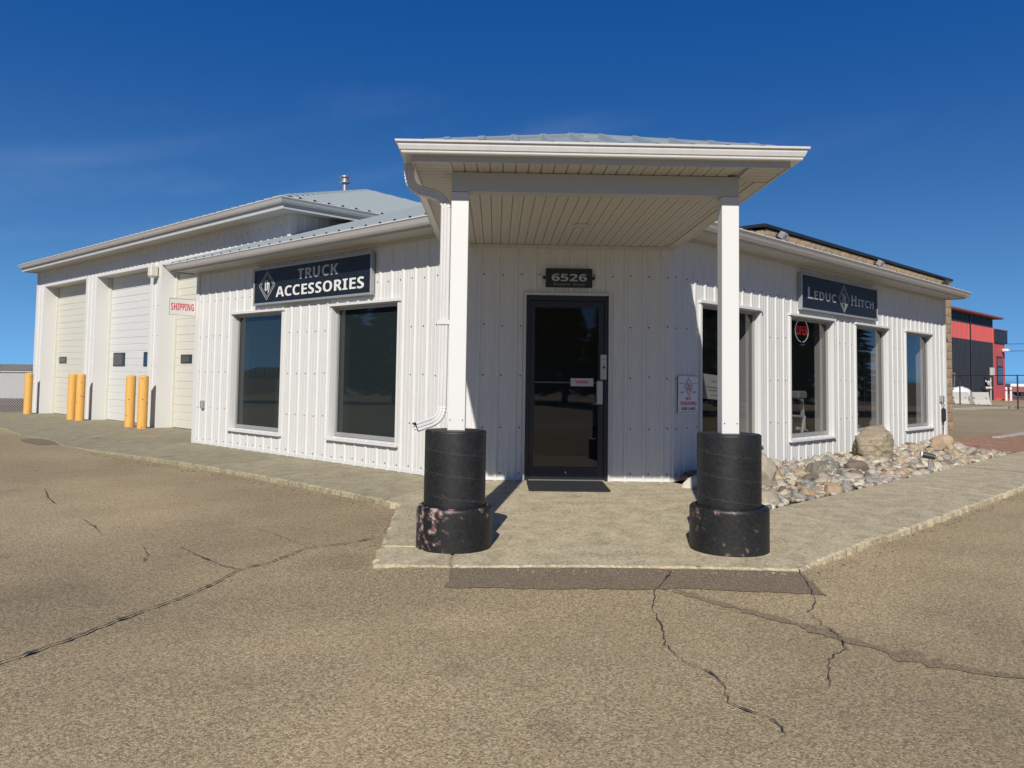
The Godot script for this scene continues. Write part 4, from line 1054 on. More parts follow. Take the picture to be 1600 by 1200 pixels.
# ------------------------------------------------------------------ service bays
func build_bays() -> void:
	var f := Fr.new(L.p(0, 0, -1.2), L.u, L.n)
	var b := thing("service_building", "tall white metal garage with three overhead doors behind yellow bollards", "building", f.p(13, 0, -6))
	var top := 4.22
	var holes := [[8.0, 11.37, -0.1, 3.74], [11.93, 15.32, -0.1, 3.75], [16.06, 19.42, -0.1, 3.76]]
	siding(b, f, 5.9, 20.15, 0.0, top, holes, 0.25, M.white_siding)
	screws(b, f, 5.9, 20.15, [0.12, 0.7, 1.4, 2.1, 2.8, 3.45, 4.05], 0.25, holes)
	var sf := Fr.new(f.p(5.9, 0, 0), -f.n, -f.u)
	siding(b, sf, 0.0, 12.0, 3.0, top, [], 0.25, M.white_siding)
	var ef := Fr.new(f.p(20.15, 0, 0), -f.n, f.u)
	siding(b, ef, 0.0, 12.0, 0.0, top, [], 0.25, M.white_siding)
	var m := nb(b); m.fbox(f, 20.06, 20.18, 0, top, -0.1, 0.028); part(b, "corner_trim", m, M.white_trim)
	m = nb(b); m.fbox(f, 5.87, 5.98, 3.3, top, -0.1, 0.028); part(b, "corner_trim", m, M.white_trim)
	# doors
	var kind := [[M.door_cream, [[11.0, 10.45, 1.47, 1.67]], 0], [M.door_white, [[14.95, 14.2, 1.40, 1.75], [13.05, 12.3, 1.40, 1.75]], 1], [M.door_cream, [[19.05, 18.45, 1.48, 1.67], [17.0, 16.4, 1.48, 1.67]], 2]]
	for i in 3:
		var h: Array = holes[i]; var dn := -0.34
		m = nb(b)   # lined reveal
		m.fbox(f, h[0] - 0.045, h[0] + 0.02, 0, h[3] + 0.02, dn - 0.05, 0.03); m.fbox(f, h[1] - 0.02, h[1] + 0.045, 0, h[3] + 0.02, dn - 0.05, 0.03); m.fbox(f, h[0] - 0.045, h[1] + 0.045, h[3] - 0.02, h[3] + 0.05, dn - 0.05, 0.032)
		part(b, "door_reveal", m, M.white_trim)
		m = nb(b); m.fbox(f, h[1] - 0.10, h[1] - 0.022, 0, h[3] - 0.022, dn - 0.04, dn + 0.05); part(b, "door_track_trim", m, M.door_cream); m = nb(b); m.fbox(f, h[0] + 0.022, h[0] + 0.10, 0, h[3] - 0.022, dn - 0.04, dn + 0.05); part(b, "door_track_trim", m, M.door_cream)
		var g := holder(b, "garage_door")
		var k := 7; var hh: float = (h[3] - 0.02) / k
		for j in k:
			m = nb(g); var y0 := hh * j; var prof := [[0.0, -0.012], [0.006, 0.0], [0.17, 0.0], [0.175, -0.008], [0.187, -0.008], [0.192, 0.0], [0.345, 0.0], [0.35, -0.008], [0.362, -0.008], [0.367, 0.0], [hh - 0.006, 0.0], [hh, -0.012]]
			for q in prof.size() - 1:
				var A: Array = prof[q]; var B: Array = prof[q + 1]
				m.quad(f.p(h[0] + 0.1, y0 + A[0], dn + A[1]), f.p(h[1] - 0.1, y0 + A[0], dn + A[1]), f.p(h[1] - 0.1, y0 + B[0], dn + B[1]), f.p(h[0] + 0.1, y0 + B[0], dn + B[1]), f.n + Vector3.UP * (A[1] - B[1]) * 40.0)
			m.fbox(f, h[0] + 0.1, h[1] - 0.1, y0, y0 + hh, dn - 0.05, dn - 0.013)
			part(g, "door_section", m, kind[i][0])
		for w in kind[i][1]:
			m = nb(g); m.fbox(f, w[1], w[0], w[2], w[3], dn - 0.01, dn + 0.012); part(g, "window_frame", m, M.black_frame)
			m = nb(g); m.fbox(f, w[1] + 0.05, w[0] - 0.05, w[2] + 0.04, w[3] - 0.04, dn, dn + 0.0135); part(g, "pane", m, M.dark_glass)
		m = nb(g); m.fbox(f, h[0] + 0.1, h[1] - 0.1, -0.005, 0.012, dn - 0.04, dn + 0.006); part(g, "bottom_seal", m, M.dark_rubber)
	# eaves
	soffit(b, f, 5.46, 20.2, 0.0, 0.42, top)
	soffit(b, sf, 0.0, 12.4, 0.0, 0.42, top)
	m = nb(b); m.fbox(f, 5.46, 20.22, top - 0.02, 4.39, 0.42, 0.44); part(b, "fascia", m, M.fascia_grey)
	m = nb(b); m.fbox(sf, -0.42, 12.4, top - 0.02, 4.39, 0.42, 0.44); part(b, "fascia", m, M.fascia_grey)
	m = nb(b); m.fbox(f, 20.2, 20.22, top - 0.02, 4.39, 0.0, 0.42); part(b, "fascia", m, M.fascia_grey)
	var g0 := f.p(20.23, 0, 0.441); var g1 := f.p(5.459, 0, 0.441); var g2 := f.p(5.459, 0, -12.8)
	gutter(b, [Vector2(g0.x, g0.z), Vector2(g1.x, g1.z), Vector2(g2.x, g2.z)], 4.395, -1.0, true)
	# hip roof
	var W := 13.2; var pt := 0.335; var hyp := sqrt(1 + pt * pt); var e := f.p(5.42, 4.405, 0.48)
	var half := W / 2
	roof(b, e, f.u, (-f.n + Vector3.UP * pt).normalized(), 0.0, 14.85, [half], func(s: float) -> float: return minf(s, half) * hyp)
	roof(b, e, -f.n, (f.u + Vector3.UP * pt).normalized(), 0.0, W, [half], func(s: float) -> float: return minf(s, W - s) * hyp)
	m = nb(b); var ap := e + f.u * half - f.n * half + Vector3.UP * half * pt
	m.quad(e - f.n * W, e - f.n * W + f.u * 14.85, ap + f.u * (14.85 - half), ap, -f.n + Vector3.UP); part(b, "roof_back", m, M.roof_metal)
	var d1 := (f.n - Vector3.UP * pt).normalized(); var d2 := (-f.u - Vector3.UP * pt).normalized(); var d3 := (-f.n - Vector3.UP * pt).normalized()
	cap(b, e.lerp(ap, 0.03), ap, d1, d2); cap(b, (e - f.n * W).lerp(ap, 0.03), ap, d3, d2); cap(b, ap, ap + f.u * (14.85 - half), d1, d3)
	# flue on the roof
	var vp := L.p(10.55, 0, -5.55); var fl := holder(b, "flue")
	m = nb(fl); m.tube(vp + Vector3.UP * 5.75, vp + Vector3.UP * 6.33, 0.07, 0.07, 20); part(fl, "pipe", m, M.galvanised)
	m = nb(fl); m.lathe(vp + Vector3.UP * 6.27, [Vector2(0.09, 0), Vector2(0.145, 0.012), Vector2(0.145, 0.04), Vector2(0.10, 0.05), Vector2(0.10, 0.15), Vector2(0.155, 0.16), Vector2(0.15, 0.175), Vector2(0.1, 0.215), Vector2(0, 0.225)], 24); part(fl, "rain_cap", m, M.galvanised)
	# flood light over the middle door
	m = nb(b); m.cbox(f, 11.55, 11.73, 3.46, 3.72, 0.02, 0.2, 0.02); part(b, "wall_light", m, M.cream_trim)
	m = nb(b); m.fbox(f, 11.57, 11.71, 3.445, 3.459, 0.05, 0.18); part(b, "lens", m, M.letter_grey)

# ------------------------------------------------------------------ signs
func build_signs() -> void:
	var fl := Fr.new(L.p(4.88, 2.369, 0.022), -L.u, L.n)
	var w := 4.88 - 1.665; var h := 0.606
	var t := thing("wall_sign", "dark navy sign reading truck accessories in white and grey capitals", "sign", fl.o)
	sign_box(t, fl, w, h)
	text(t, "TRUCK", fl, 1.325, 2.40, 0.350, 0.510, 0.0485, M.letter_grey)
	text(t, "ACCESSORIES", fl, 0.70, 3.035, 0.105, 0.270, 0.0485, M.sign_white)
	emblem(t, fl, 0.42, 0.31, 0.49, 0.46, 0.0485, M.sign_grey, M.sign_white)
	var fr := Fr.new(R.p(3.515, 2.372, 0.022), R.u, R.n); w = 6.63 - 3.515; h = 0.588
	t = thing("wall_sign", "dark navy sign with two words either side of a diamond emblem over the right windows", "sign", fr.o)
	sign_box(t, fr, w, h)
	text(t, "L", fr, 0.24, 0.43, 0.195, 0.375, 0.0485, M.letter_grey); text(t, "EDUC", fr, 0.47, 1.32, 0.198, 0.335, 0.0485, M.letter_grey)
	text(t, "H", fr, 1.94, 2.16, 0.205, 0.375, 0.0485, M.letter_grey); text(t, "ITCH", fr, 2.22, 2.94, 0.208, 0.335, 0.0485, M.letter_grey)
	emblem(t, fr, 1.635, 0.29, 0.45, 0.46, 0.0485, M.sign_grey, M.letter_grey)
	# street number over the door
	var fd := Fr.new(Vector3(0.579, 2.385, 0.022), Vector3.RIGHT, Vector3.BACK)
	t = thing("number_plate", "black plaque with pale number 6526 and street name above the entrance door", "plaque", fd.o)
	var m := nb(t); m.cbox(fd, 0.02, 0.6, 0.0, 0.236, 0.0, 0.03, 0.006); part(t, "plate", m, M.plate_black)
	m = nb(t); m.fbox(fd, 0.05, 0.57, 0.07, 0.19, 0.03, 0.034); part(t, "number_panel", m, M.black_frame)
	for x in [0.006, 0.613]:
		m = nb(t); m.tube(fd.p(x, 0.12, 0.004), fd.p(x, 0.12, 0.024), 0.022, 0.022, 12); part(t, "lug", m, M.black_frame)
	text(t, "6526", fd, 0.095, 0.53, 0.076, 0.168, 0.035, M.letter_grey, 700, "number")
	text(t, "S", fd, 0.118, 0.138, 0.026, 0.052, 0.031, M.sign_grey, 400); text(t, "PARROW", fd, 0.142, 0.325, 0.026, 0.046, 0.031, M.sign_grey, 400)
	text(t, "D", fd, 0.362, 0.384, 0.026, 0.052, 0.031, M.sign_grey, 400); text(t, "RIVE", fd, 0.389, 0.505, 0.026, 0.046, 0.031, M.sign_grey, 400)
	# no parking plate on the right wall
	var fn := Fr.new(R.p(0.135, 0.83, 0.024), R.u, R.n)
	t = thing("parking_sign", "small white fire lane no parking sign with red diamond emblem", "sign", fn.o)
	m = nb(t); m.cbox(fn, 0, 0.455, 0, 0.478, 0, 0.006, 0.002); part(t, "plate", m, M.sign_white)
	m = nb(t); m.fbox(fn, 0.01, 0.145, 0.385, 0.39, 0.006, 0.0075); m.fbox(fn, 0.325, 0.445, 0.385, 0.39, 0.006, 0.0075); m.fbox(fn, 0.01, 0.445, 0.022, 0.027, 0.006, 0.0075); part(t, "rule", m, M.sign_dark)
	emblem(t, fn, 0.235, 0.345, 0.20, 0.235, 0.006, M.sign_grey, M.sign_red)
	text(t, "NO", fn, 0.172, 0.285, 0.178, 0.218, 0.006, M.sign_red); text(t, "PARKING", fn, 0.055, 0.415, 0.112, 0.158, 0.006, M.sign_red); text(t, "FIRE LANE", fn, 0.075, 0.395, 0.05, 0.086, 0.006, M.sign_dark)
	text(t, "LEDUC", fn, 0.045, 0.135, 0.262, 0.287, 0.006, M.sign_grey, 400); text(t, "HITCH", fn, 0.325, 0.41, 0.262, 0.287, 0.006, M.sign_grey, 400)
	# shipping board that stands out from the corner of the left wing
	var fs := Fr.new(L.p(7.03, 2.292, 0.52), -L.n, L.u * -1.0)
	t = thing("shipping_sign", "small white shipping sign with red letters standing out from the wing corner", "sign", fs.o)
	m = nb(t); m.cbox(fs, 0, 0.49, 0, 0.30, -0.012, 0.0, 0.002); part(t, "board", m, M.sign_white)
	m = nb(t)
	for q in [[0, 0.49, 0.293, 0.30], [0, 0.49, 0, 0.007], [0, 0.007, 0.007, 0.293], [0.483, 0.49, 0.007, 0.293]]: m.fbox(fs, q[0], q[1], q[2], q[3], 0.0005, 0.003)
	part(t, "border", m, M.sign_grey)
	text(t, "SHIPPING", fs, 0.035, 0.455, 0.085, 0.215, 0.0, M.sign_red)
	m = nb(t); m.fbox(fs, 0.44, 0.53, 0.255, 0.27, -0.03, -0.012); m.fbox(fs, 0.44, 0.53, 0.03, 0.045, -0.03, -0.012); part(t, "bracket", m, M.steel_dark)
	# neon word in a ring behind the second window of the right wing
	var fo := Fr.new(R.p(3.99, 2.07, -0.14), R.u, R.n)
	t = thing("neon_sign", "round neon open sign with white ring hanging inside a window", "sign", fo.o)
	m = nb(t)
	for i in 40:
		var a := TAU * i / 40; var c := TAU * (i + 1) / 40
		if i in [29, 30]: continue
		m.tube(fo.p(0.235 * cos(a), 0.18 * sin(a), 0), fo.p(0.235 * cos(c), 0.18 * sin(c), 0), 0.007, 0.007, 6, false)
	part(t, "ring", m, M.neon_white)
	text(t, "OPEN", fo, -0.19, 0.19, -0.065, 0.075, 0.004, M.neon_red, 400)
	m = nb(t); m.tube(fo.p(-0.1, 0.16, 0), fo.p(-0.1, 0.30, 0), 0.002, 0.002, 5); m.tube(fo.p(0.1, 0.16, 0), fo.p(0.1, 0.30, 0), 0.002, 0.002, 5); part(t, "wire", m, M.steel_dark)
	# paper notice behind the first right window
	var fp := Fr.new(R.p(0.93, 1.02, -0.1), (R.u + Vector3.UP * -0.06).normalized(), R.n)
	t = thing("paper_notice", "white printed paper notice taped inside the window behind a canopy post", "notice", fp.o)
	m = nb(t); m.fbox(fp, 0, 0.56, 0.0, 0.33, -0.006, -0.004); part(t, "sheet", m, M.sign_white)
	m = nb(t)
	for q in [[0.22, 0.36, 0.235, 0.25], [0.08, 0.50, 0.15, 0.165], [0.14, 0.46, 0.11, 0.125], [0.2, 0.4, 0.05, 0.06]]: m.fbox(fp, q[0], q[1], q[2], q[3], -0.0038, -0.003)
	part(t, "print", m, M.sign_grey)
func sign_box(t: Node3D, f: Fr, w: float, h: float) -> void:
	var m := nb(t)
	for q in [[0, w, h - 0.035, h], [0, w, 0, 0.035], [0, 0.03, 0.0355, h - 0.0355], [w - 0.03, w, 0.0355, h - 0.0355]]: m.cbox(f, q[0], q[1], q[2], q[3], 0.0, 0.062, 0.004)
	part(t, "frame", m, M.sign_frame)
	m = nb(t); m.fbox(f, 0.031, w - 0.031, 0.036, h - 0.036, 0.006, 0.048); part(t, "face", m, M.navy_face)

# ------------------------------------------------------------------ small things round the entrance
func build_small() -> void:
	var f := Fr.new(Vector3(0.39, -0.008, 0.86), Vector3.RIGHT, Vector3.UP, Vector3.FORWARD)
	var t := thing("door_mat", "black rubber mat on the concrete in front of the entrance door", "mat", Vector3(0.86, -0.01, 0.45))
	var m := nb(t)
	var pts := PackedVector2Array()
	for q in [[0.94, 0.79, 0], [0.04, 0.79, 1], [0.04, 0.04, 2], [0.94, 0.04, 3]]: pass
	var cor := [[0.93, 0.77, 0.0], [0.0, 0.77, 0.0], [0.0, 0.0, 0.0], [0.93, 0.0, 0.0]]
	var r := 0.035
	for i in 4:
		var cx: float = clampf(cor[i][0], r, 0.93 - r); var cy: float = clampf(cor[i][1], r, 0.77 - r)
		for j in 6:
			var a := PI / 2 * i + PI / 2 * j / 5.0
			pts.append(Vector2(cx + r * cos(a), cy + r * sin(a)))
	var ft := Fr.new(Vector3(0.39, -0.016, 0.84), Vector3.RIGHT, Vector3(0, 1, 0.021).normalized(), Vector3(0, 0.021, -1).normalized())
	m.plate(ft, pts, 0.0, 0.012); part(t, "mat", m, M.dark_rubber)
	# five yellow bollards before the bays
	var spots := [[11.33, "yellow steel bollard before the wide pillar right of the middle garage door"], [12.03, "yellow bollard with rust nicks before the middle garage door beside its right pillar"], [15.20, "yellow bollard before the pillar between the middle and far garage doors"], [15.80, "yellow bollard at the right side of the far garage door"], [19.39, "yellow bollard at the end corner beside the chain-link fence"]]
	for i in spots.size():
		var at := L.p(spots[i][0], -0.01, -0.85); at.y = slab_y(at.x, at.z) - 0.005
		t = thing("bollard", spots[i][1], "bollard", at, "yellow bollards guarding the garage doors")
		m = nb(t); m.tinted = true
		var nn := noise(FastNoiseLite.TYPE_SIMPLEX, 11.0, 60 + i, 3); var prof := []; var y := 0.0
		while y < 1.15: prof.append(Vector2(0.108, y)); y += 0.023
		for q in 5: prof.append(Vector2(0.108 * cos(PI / 2 * q / 4.0), 1.165 + 0.03 * sin(PI / 2 * q / 4.0)))
		for j in prof.size() - 1:
			for k in 28:
				var a0 := TAU * k / 28; var a1 := TAU * (k + 1) / 28; var d0 := Vector3(cos(a0), 0, sin(a0)); var d1 := Vector3(cos(a1), 0, sin(a1))
				var p0: Vector2 = prof[j]; var p1: Vector2 = prof[j + 1]; var tt := (p1 - p0).normalized()
				var g := nn.get_noise_3dv(d0 * 0.108 + Vector3.UP * p0.y)
				m.col = Color(0.62, 0.34, 0.085) if g < 0.64 else Color(0.05, 0.035, 0.03)
				if g < 0.64: m.col = m.col * (1.0 + 0.12 * nn.get_noise_3dv(d0 * 0.3 + Vector3.UP * p0.y * 0.3)); m.col.a = 1.0
				var m0 := (d0 * tt.y - Vector3.UP * tt.x); var m1 := (d1 * tt.y - Vector3.UP * tt.x)
				m.squad(at + d0 * p0.x + Vector3.UP * p0.y, at + d1 * p0.x + Vector3.UP * p0.y, at + d1 * p1.x + Vector3.UP * p1.y, at + d0 * p1.x + Vector3.UP * p1.y, m0, m1, m1, m0)
		part(t, "pipe", m, M.yellow_paint)

# ------------------------------------------------------------------ stones
func blob(sd: int, rings: int, seg: int, size: Vector3, rough: float, cuts := 0) -> MB:
	var pr := RandomNumberGenerator.new(); pr.seed = sd * 3 + 1
	var planes := []
	for i in cuts: planes.append([Vector3(pr.randf_range(-1, 1), pr.randf_range(-0.5, 1), pr.randf_range(-1, 1)).normalized(), pr.randf_range(0.62, 0.92)])
	var m := MB.new(); var n := noise(FastNoiseLite.TYPE_SIMPLEX_SMOOTH, 0.75, sd, 3)
	var ps := []
	for j in rings + 1:
		var row := []
		var th := PI * j / rings
		for i in seg:
			var a := TAU * i / seg; var d := Vector3(sin(th) * cos(a), -cos(th), sin(th) * sin(a))
			var r := 1.0 + rough * n.get_noise_3dv(d * 1.3) + rough * 0.4 * n.get_noise_3dv(d * 4.0 + Vector3.ONE * 7.0)
			# a little squarer than a ball
			var q := d / pow(pow(absf(d.x), 3.0) + pow(absf(d.y), 3.0) + pow(absf(d.z), 3.0), 0.2) * r
			for pl_ in planes:
				var over: float = q.dot(pl_[0]) - float(pl_[1])
				if over > 0.0: q -= pl_[0] * over * 0.92
			row.append(Vector3(q.x * size.x, q.y * size.y, q.z * size.z))
		ps.append(row)
	var nor := func(j: int, i: int) -> Vector3:
		if j == 0: return Vector3.DOWN
		if j == rings: return Vector3.UP
		var a: Vector3 = ps[j][(i + 1) % seg] - ps[j][(i + seg - 1) % seg]; var b: Vector3 = ps[j + 1][i] - ps[j - 1][i]
		var g := a.cross(b).normalized()
		return g if g.dot(ps[j][i]) > 0 else -g
	var ns := []
	for j in rings + 1:
		var row := []
		for i in seg: row.append(nor.call(j, i))
		ns.append(row)
	for j in rings:
		for i in seg:
			var k := (i + 1) % seg
			m.squad(ps[j][i], ps[j][k], ps[j + 1][k], ps[j + 1][i], ns[j][i], ns[j][k], ns[j + 1][k], ns[j + 1][i])
	return m
func build_stones() -> void:
	var t := thing("stone_bed", "bed of mixed rounded river stones along the right wing's wall", "stone bed", R.p(4, -0.03, 0.9))
	var shapes := []
	for k in 14: shapes.append(blob(100 + k, 8, 12, Vector3(1.0, rng.randf_range(0.42, 0.75), rng.randf_range(0.55, 0.95)), 0.42, 2 + k % 4).mesh())
	var base := nb(t)
	var bed_y := func(s: float, d: float) -> float: return 0.09 * smoothstep(1.75, 0.3, d) - 0.05
	for i in 40:
		for j in 8:
			var s0 := -1.0 + i * 0.26; var s1 := s0 + 0.26; var d0 := 0.02 + j * 0.21; var d1 := d0 + 0.21
			var c := pl(R, s0, d0)
			if c.x < 2.45 + 0.2 * maxf(0.0, c.y): continue
			base.quad(R.p(s0, bed_y.call(s0, d0) - 0.03, d0), R.p(s1, bed_y.call(s1, d0) - 0.03, d0), R.p(s1, bed_y.call(s1, d1) - 0.03, d1), R.p(s0, bed_y.call(s0, d1) - 0.03, d1), Vector3.UP)
	part(t, "soil", base, M.mulch_dark)
	var fill := nb(t); fill.tinted = true
	var taken := []; var cam := Vector2(0, 10.34); var singles := 0; var tries := 0
	var blockers := [[5.05, 0.58, 0.30], [7.8, 0.78, 0.18], [2.4, 0.86, 0.32], [0.6, 0.9, 0.16], [4.42, 1.60, 0.06]]
	while singles < 295 and tries < 9000:
		tries += 1
		var s := rng.randf_range(-0.75, 9.0); var d := rng.randf_range(0.08, 1.66 - 0.03 * maxf(0.0, s - 5.0))
		var q := pl(R, s, d)
		if q.x < 2.40 + 0.22 * maxf(0.0, q.y): continue
		var r := rng.randf_range(0.06, 0.115) * (1.0 if rng.randf() < 0.85 else 1.45)
		r = minf(r, minf(d, 1.72 - d) + 0.02)
		if r < 0.06: continue
		var ok := true
		for b in blockers:
			if Vector2(s, d).distance_to(Vector2(b[0], b[1])) < b[2] + r * 0.6: ok = false; break
		if not ok: continue
		for o in taken:
			if absf(o[0] - s) < 0.3 and Vector2(s, d).distance_to(Vector2(o[0], o[1])) < (o[2] + r) * 0.80: ok = false; break
		if not ok: continue
		taken.append([s, d, r]); singles += 1
		var mi := MeshInstance3D.new(); mi.name = "stone"; mi.mesh = shapes[rng.randi() % 14]; mi.material_override = M["stone_%d" % (rng.randi() % 9)]
		t.add_child(mi, true)
		var bs := Basis(Vector3.UP, rng.randf() * TAU) * Basis(Vector3.RIGHT, rng.randf_range(-0.35, 0.35)) * Basis(Vector3.BACK, rng.randf_range(-0.3, 0.3))
		mi.transform = Transform3D(bs.scaled(Vector3.ONE * r), R.p(s, bed_y.call(s, d) + r * 0.16, d) - t.position)
	# the smaller ones between them, past counting
	var small := []
	for k in 5:
		var sb := blob(140 + k, 4, 7, Vector3(1.0, 0.62, 0.8), 0.35); small.append(sb)
	var tones := [Color(0.50, 0.46, 0.38), Color(0.60, 0.57, 0.50), Color(0.34, 0.31, 0.27), Color(0.40, 0.31, 0.24), Color(0.28, 0.28, 0.29), Color(0.50, 0.38, 0.30), Color(0.62, 0.60, 0.55), Color(0.2, 0.17, 0.15)]
	for k in 2200:
		var s := rng.randf_range(-0.8, 9.1); var d := rng.randf_range(0.04, 1.69 - 0.03 * maxf(0.0, s - 5.0)); var q := pl(R, s, d)
		if q.x < 2.36 + 0.22 * maxf(0.0, q.y): continue
		var r := rng.randf_range(0.03, 0.062); var sb: MB = small[rng.randi() % 5]
		var bs := (Basis(Vector3.UP, rng.randf() * TAU) * Basis(Vector3.RIGHT, rng.randf_range(-0.5, 0.5))).scaled(Vector3.ONE * r); var at := R.p(s, bed_y.call(s, d) + r * 0.1, d) - t.position
		var c: Color = tones[rng.randi() % tones.size()]
		for i in sb.v.size():
			fill.v.append(bs * sb.v[i] + at); fill.n.append((bs * sb.n[i]).normalized()); fill.c.append(c)
	part(t, "pebbles", fill, M.pebbles).set_meta("kind", "stuff")
	# boulders
	big_stone("boulder", "large grey banded boulder leaning against the wall below the third window", 201, R.p(5.05, -0.06, 0.58), Vector3(0.34, 0.34, 0.27), 0.30, M.boulder, Vector3(0.1, 0.75, -0.25), 0.27)
	big_stone("boulder", "pale rounded boulder near the far end of the stone bed", 202, R.p(7.80, -0.04, 0.78), Vector3(0.20, 0.2, 0.18), 0.3, M.stone_5, Vector3(0.2, 0.2, 0.0), 0.15)
	big_stone("boulder", "low dark boulder with white quartz stripes lying in the stone bed", 203, R.p(2.40, -0.05, 0.86), Vector3(0.32, 0.17, 0.25), 0.3, M.striped_boulder, Vector3(0.0, 0.8, 0.05), 0.08)
	big_stone("boulder", "upright grey boulder half hidden behind the black post base", 204, R.p(0.60, -0.05, 0.90), Vector3(0.16, 0.27, 0.18), 0.3, M.stone_2, Vector3(0, 0.4, 0.1), 0.17)
	big_stone("boulder", "flat white stone at the foot of the entrance wall corner", 205, Vector3(2.40, -0.02, 0.36), Vector3(0.19, 0.1, 0.14), 0.22, M.stone_8, Vector3(0, 0.3, 0), 0.05)
	big_stone("boulder", "pinkish grey stone beside the pale boulder at the bed's end", 206, R.p(8.45, -0.04, 0.7), Vector3(0.2, 0.12, 0.18), 0.35, M.stone_6, Vector3(0, 0.6, 0), 0.06)
	# spotlight on a stake
	var lp := R.p(4.42, -0.03, 1.60); t = thing("garden_light", "small grey garden spotlight on a stake among the river stones", "light", lp)
	var m := nb(t); m.tube(lp, lp + Vector3(0.03, 0.19, 0), 0.018, 0.022, 10); part(t, "stake", m, M.galvanised)
	m = nb(t); m.tube(lp + Vector3(0.09, 0.20, 0.02), lp + Vector3(-0.08, 0.235, -0.03), 0.038, 0.048, 14); part(t, "lamp_head", m, M.steel_dark)
	m = nb(t); m.tube(lp + Vector3(-0.082, 0.2355, -0.0305), lp + Vector3(-0.10, 0.239, -0.035), 0.05, 0.05, 14); part(t, "lamp_rim", m, M.sign_white)
func big_stone(called: String, label: String, sd: int, at: Vector3, size: Vector3, rough: float, mt: Material, turn: Vector3, lift: float) -> void:
	var t := thing(called, label, "boulder", at)
	var mi := MeshInstance3D.new(); mi.name = "rock"; mi.mesh = blob(sd, 26, 36, size, rough, 5).mesh(); mi.material_override = mt
	t.add_child(mi); mi.transform = Transform3D(Basis.from_euler(turn), Vector3(0, lift, 0))

